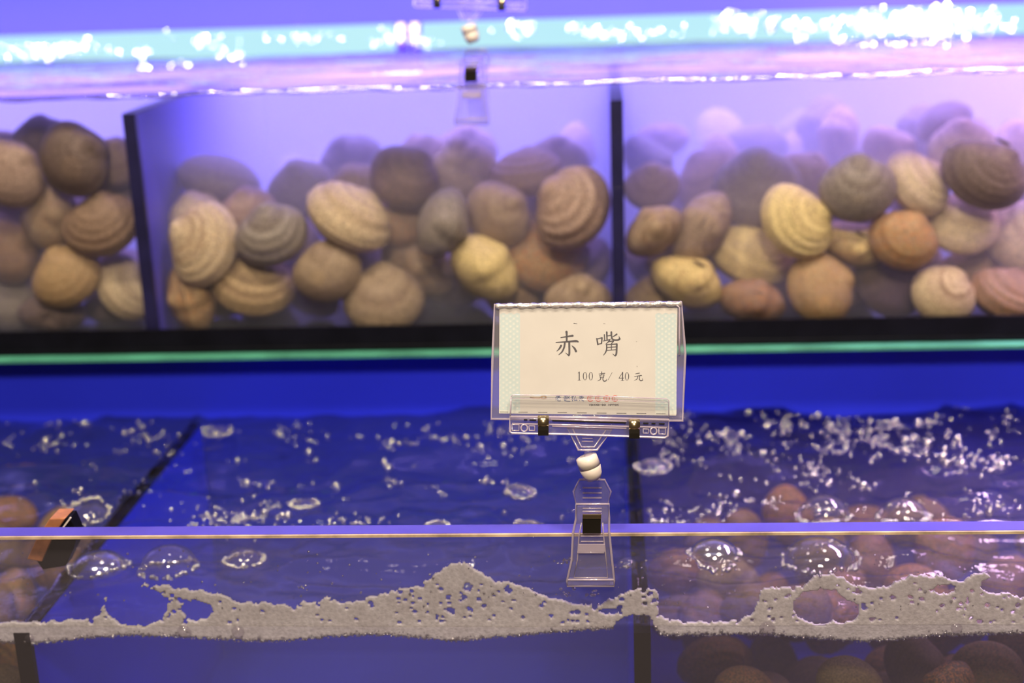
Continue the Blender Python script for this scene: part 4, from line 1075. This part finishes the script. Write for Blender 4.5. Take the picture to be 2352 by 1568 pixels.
nz1 = vnoise(len(us), len(vv_), 240, 18, r_); nz2 = vnoise(len(us), len(vv_), 620, 48, r_)
Uw = U + 2 * nz2; Vw = V + 4.0 * nz1 + 1.6 * nz2
tp_ = np.interp(Uw, [p[0] for p in top_pts], [p[1] for p in top_pts]); bp_ = np.interp(Uw, [p[0] for p in bot_pts], [p[1] for p in bot_pts])
mask = (Vw > tp_) & (V + 2.5 * nz2 < bp_)
for (hu_, hv_, ra, rb) in holes: mask &= (((Uw - hu_) / ra) ** 2 + ((Vw - hv_) / rb) ** 2) > 1
# pinholes in the thinner upper foam
pin = r_.random((380, 3))
for (a, b_, c_) in pin:
    hu_ = -380 + 3060 * a; hv_ = 1340 + 90 * b_; rad = 2.5 + 3.5 * c_ ** 3
    j0 = max(int((hv_ - 1280 - 8) / du), 0); i0 = max(int((hu_ + 380 - 8) / du), 0)
    sub = (slice(j0, j0 + 8), slice(i0, i0 + 8))
    mask[sub] &= (((U[sub] - hu_) / rad) ** 2 + ((V[sub] - hv_) / (rad * 0.8)) ** 2) > 1
cellm = mask[:-1, :-1] & mask[1:, :-1] & mask[:-1, 1:] & mask[1:, 1:]
dist = np.zeros(mask.shape); cur = mask.copy()
for k in range(14):
    dist += cur
    cur = cur & np.roll(cur, 1, 0) & np.roll(cur, -1, 0) & np.roll(cur, 1, 1) & np.roll(cur, -1, 1)
dd_ = np.sqrt(dist / 14.0)
ny, nx = mask.shape
dirs = np.empty((ny, nx, 3))
Rm = np.array([list(_r), list(_d), [-_n.x, -_n.y, -_n.z]])
cvec = np.stack([U - 1176, V - 784, np.full_like(U, F)], -1)
wv = cvec @ Rm.T
wv = wv / wv[..., 1:2]
fr3 = wv * FY; fr3[..., 2] += CZ
yb = dd_ ** 2 * 0.009 + 0.0004 + 0.0006 * (nz2 + 1)
back3 = fr3.copy(); back3[..., 1] += yb
fr3[..., 1] -= 0.0007 * np.clip(dd_ * 2, 0, 1) * (0.6 + 0.12 * nz2)
idx = -np.ones((ny, nx), int); usedv = np.zeros((ny, nx), bool)
usedv[:-1, :-1] |= cellm; usedv[1:, :-1] |= cellm; usedv[:-1, 1:] |= cellm; usedv[1:, 1:] |= cellm
nf = int(usedv.sum()); idx[usedv] = np.arange(nf)
verts = np.concatenate([fr3[usedv], back3[usedv]]).tolist()
jj, ii = np.nonzero(cellm)
a = idx[jj, ii]; b_ = idx[jj, ii + 1]; c_ = idx[jj + 1, ii + 1]; d_ = idx[jj + 1, ii]
faces = np.stack([a, d_, c_, b_], 1).tolist() + np.stack([a + nf, b_ + nf, c_ + nf, d_ + nf], 1).tolist()
cp = np.pad(cellm, 1)
for (dj, di, p, q_) in ((-1, 0, (0, 0), (0, 1)), (1, 0, (1, 1), (1, 0)), (0, -1, (1, 0), (0, 0)), (0, 1, (0, 1), (1, 1))):
    nb = cp[1 + dj:1 + dj + ny - 1, 1 + di:1 + di + nx - 1]
    j2, i2 = np.nonzero(cellm & ~nb)
    v0 = idx[j2 + p[0], i2 + p[1]]; v1 = idx[j2 + q_[0], i2 + q_[1]]
    faces += np.stack([v0, v1, v1 + nf, v0 + nf], 1).tolist()
fo = mesh('foam', verts, faces, M['foam'], smooth=True)
tag(fo, 'thick band of greyish white foam clinging to the inside of the front pane', 'foam', kind='stuff')

# beads of bubbles along the foam's lower edge and in it
q = MB(); r2 = random.Random(9)
for i in range(1500):
    u = r2.uniform(-150, 2500); vb = np.interp(u, [p[0] for p in bot_pts], [p[1] for p in bot_pts])
    if 1410 < u < 1505: continue
    rad = r2.uniform(0.0003, 0.0008) * (1.7 if r2.random() < 0.07 else 1)
    p = P(u, vb - abs(r2.gauss(0, 5.0)) + 2, FY - 0.0004)
    q.sphere(p, rad, 7, 5)
tag(q.build('foam_beads', M['froth'], smooth=True), 'fine bubbles beading the lower edge of the foam', 'bubbles', kind='stuff')

# ------------------------------------------------------------------ bubbles one can single out
def dome(u, v, ru, sq, label, froth=True, Z=None, film='film'):
    c = PZ(u, v, Z_WL); zc = (c - CAM).dot(-AZ); r = ru * zc / F
    c.z = hl(c.x, c.y) - 0.0008
    t = empty('bubble', c, label, 'bubble', 'large bubbles on the lower water')
    q = MB(); q.sphere(c, r, 28, 12, sq, half=True); q.build('bubble_dome', M[film], t, smooth=True)
    if froth:
        q = MB(); rr_ = random.Random(int(u))
        for i in range(90):
            a = rr_.uniform(0, 2 * math.pi); rad = rr_.uniform(0.0006, 0.0017); R2 = r * rr_.uniform(0.97, 1.14)
            x = c.x + R2 * math.cos(a); y = c.y + R2 * math.sin(a); q.sphere((x, y, hl(x, y) + rad * 0.4), rad, 7, 5)
        q.build('froth_ring', M['froth'], t, smooth=True)
dome(1893, 1180, 58, 0.9, 'big frothy bubble right of centre just behind the front pane top')
dome(2075, 1182, 56, 0.9, 'clear domed bubble at the right, second from the big frothy one')
dome(1882, 1292, 82, 0.62, 'widest bubble, seen through the pane right of the clip')
dome(390, 1318, 62, 0.75, 'round bubble seen through the pane at the left')
dome(560, 1290, 44, 0.7, 'smaller bubble right of the round left one, through the pane')
dome(228, 1305, 62, 0.6, 'golden glinting bubble behind the pane beside the wooden peg', film='froth')
dome(1640, 1282, 56, 0.6, 'milky frothy bubble seen through the pane right of the clip', film='froth')
dome(1075, 1330, 20, 0.8, 'small round bubble topping the foam mound left of the clip', False)
dome(1440, 1312, 22, 0.8, 'small bubble beside the foot of the front clip', False)
dome(1848, 1322, 18, 0.8, 'little bubble just under the widest one', False)
dome(1005, 1222, 26, 0.6, 'flat bubble at the pane top left of the clip')
dome(1215, 1215, 30, 0.6, 'bubble nearest the clip on its left, above the pane edge')
dome(205, 1185, 46, 0.6, 'frothy bubble beside the dark line, above the wooden peg')
dome(500, 990, 30, 0.6, 'small bubble far back at the left, right of the dark line')
dome(700, 1165, 30, 0.5, 'frothy bubble patch in the middle of the open blue water')
dome(1195, 1130, 32, 0.5, 'frothy bubble patch left of the nylon joint of the clip')
dome(1500, 1075, 38, 0.6, 'bubble behind the right lower divider, beside the clip')
# round beads stuck in the foam against the pane
for (u, v, ru, lab) in ((425, 1448, 20, 'leftmost of the three glassy beads in the foam edge'), (548, 1448, 18, 'glassy bead in the foam edge under the foam tail, second from left'),
                        (1762, 1440, 21, 'glassy bead in the foam edge right of the divider'), (2196, 1440, 16, 'glassy bead in the foam edge near the right'),
                        (70, 1462, 15, 'murky bead in the foam above the left lower divider')):
    p = P(u, v, FY + 0.001); rad = ru * 0.70 / F
    q = MB(); q.sphere((p.x, p.y, p.z), rad, 18, 12); tag(q.build('bubble', M['film'], smooth=True, origin=p), lab, 'bubble', 'beads in the foam')

# ------------------------------------------------------------------ froth on both waters, scattered to add glints and sparkle
def froth(name, spots, Zf, seed, label, smin, smax, Z):
    q = MB(); r3 = random.Random(seed)
    for (u, v, su, sv, n) in spots:
        for i in range(n):
            uu = r3.gauss(u, su); vv = r3.gauss(v, sv); c = PZ(uu, vv, Z)
            up = 0.0
            if Zf.get('pile') and c.y > Zf['pile']:
                c = P(uu, vv, Zf['pile'] - r3.random() * 0.02); up = max(0.0, c.z - Zf['h'](c.x, c.y))
                if up > 0.030: continue
            if not (Zf['y0'] < c.y < Zf['y1']): continue
            rad = r3.uniform(smin, smax) * (2.2 if r3.random() < 0.06 else 1)
            z = Zf['h'](c.x, c.y)
            q.sphere((c.x, c.y, z + up + rad * 0.3), rad, 7, 5, r3.uniform(0.6, 1.2))
    return tag(q.build(name, M['froth'], smooth=True), label, 'bubbles', kind='stuff')
r3 = random.Random(77); spots = []
for i in range(60): spots.append((r3.uniform(0, 1400), r3.uniform(962, 1040), 16, 6, r3.randrange(2, 9)))
for i in range(70): spots.append((r3.uniform(1500, 2352), r3.uniform(948, 1060), 20, 8, r3.randrange(3, 12)))
for i in range(55): spots.append((r3.uniform(0, 1400), r3.uniform(1040, 1180), 12, 5, r3.randrange(1, 6)))
for i in range(26): spots.append((r3.uniform(1480, 2352), r3.uniform(1060, 1180), 14, 6, r3.randrange(1, 7)))
spots += [(540, 1195, 60, 14, 70), (600, 1180, 30, 10, 30), (830, 1205, 30, 10, 26), (1550, 1190, 50, 12, 60), (1640, 1170, 30, 8, 25), (1740, 1143, 30, 5, 20), (2290, 1160, 40, 10, 30), (1880, 1090, 40, 14, 60), (2050, 1000, 60, 20, 70), (2230, 1060, 60, 14, 50), (570, 1205, 80, 8, 60), (340, 1000, 30, 14, 25)]
froth('lower_sparkle_froth', spots, {'y0': YG + TG + 0.01, 'y1': Y_LB - 0.005, 'h': hl}, 31, 'froth and drops added for sparkle on the blue lower water', 0.0005, 0.0015, Z_WL)
spots = [(150, 112, 60, 9, 34), (90, 125, 40, 8, 30), (480, 98, 40, 10, 18), (540, 130, 20, 8, 14), (330, 118, 12, 6, 10), (640, 88, 60, 10, 10), (780, 85, 50, 8, 8), (900, 85, 30, 10, 10), (950, 98, 30, 10, 14), (1200, 65, 24, 10, 16), (1350, 66, 30, 8, 8),
         (1400, 80, 20, 10, 14), (1500, 75, 60, 10, 14), (1700, 55, 30, 12, 60), (1800, 62, 40, 10, 20), (1880, 60, 40, 10, 26), (2060, 50, 60, 14, 90), (2180, 40, 60, 14, 80), (2130, 70, 60, 12, 80), (2000, 95, 100, 8, 26), (2280, 60, 40, 14, 30), (400, 150, 20, 8, 8), (330, 150, 8, 10, 6)]
froth('upper_glint_froth', spots, {'y0': YU + 0.02, 'y1': Y_UB - 0.01, 'h': hu, 'pile': 1.350}, 17, 'white froth added as glints along the back of the upper water', 0.0008, 0.0024, Z_UW)  # raised beads stand in for white glare above the waterline

# drops on the dry pane and small suds flecks
q = MB(); r4 = random.Random(3)
for i in range(160):
    u = r4.uniform(0, 2352); v = r4.uniform(1262, 1400); p = P(u, v, YG + TG + 0.0003)
    q.sphere(p, r4.uniform(0.00025, 0.0009), 7, 4, 0.8)
for (u, v, n) in ((1360, 1362, 10), (1310, 1360, 6), (700, 1350, 5), (1300, 1290, 20), (1440, 1300, 14)):
    for i in range(n):
        p = P(u + r4.gauss(0, 12), v + r4.gauss(0, 4), YG + TG + 0.0003); q.sphere(p, r4.uniform(0.0005, 0.0013), 7, 4, 0.7)
tag(q.build('pane_drops', M['froth'], smooth=True), 'tiny drops and suds flecks on the front pane above the foam', 'drops', kind='stuff')

# ------------------------------------------------------------------ wooden peg behind the pane, left
A = P(110, 1240, YG + TG + 0.012)
pg = empty('wooden_peg', A, 'orange-brown wooden peg with a black wedge end, leaning behind the pane at the far left', 'peg')
def pp(u, v, Y): return tuple(P(u, v, Y))
def prism_w(poly, Ya, Yb):
    a = [P(u, v, Ya) for u, v in poly]; n = len(a)
    q = MB(); q.add([tuple(p) for p in a] + [(p.x, p.y + (Yb - Ya), p.z) for p in a],
        [tuple(range(n)), tuple(range(n, 2 * n))[::-1]] + [(i, n + i, n + (i + 1) % n, (i + 1) % n) for i in range(n)])
    return q
ya = YG + TG + 0.006
bevel(prism_w(((114, 1191), (150, 1190), (122, 1232), (96, 1290), (62, 1284), (86, 1232)), ya, ya + 0.014).build('peg_body', M['wood'], pg), 0.0005)
bevel(prism_w(((150, 1190), (160, 1188), (178, 1228), (168, 1262), (150, 1300), (98, 1308), (84, 1288), (124, 1232)), ya + 0.0015, ya + 0.012).build('wedge_end', M['black'], pg), 0.0005)
prism_w(((160, 1188), (163, 1190), (134, 1228), (130, 1228)), ya + 0.0005, ya + 0.0015).build('metal_edge', M['nylon'], pg)
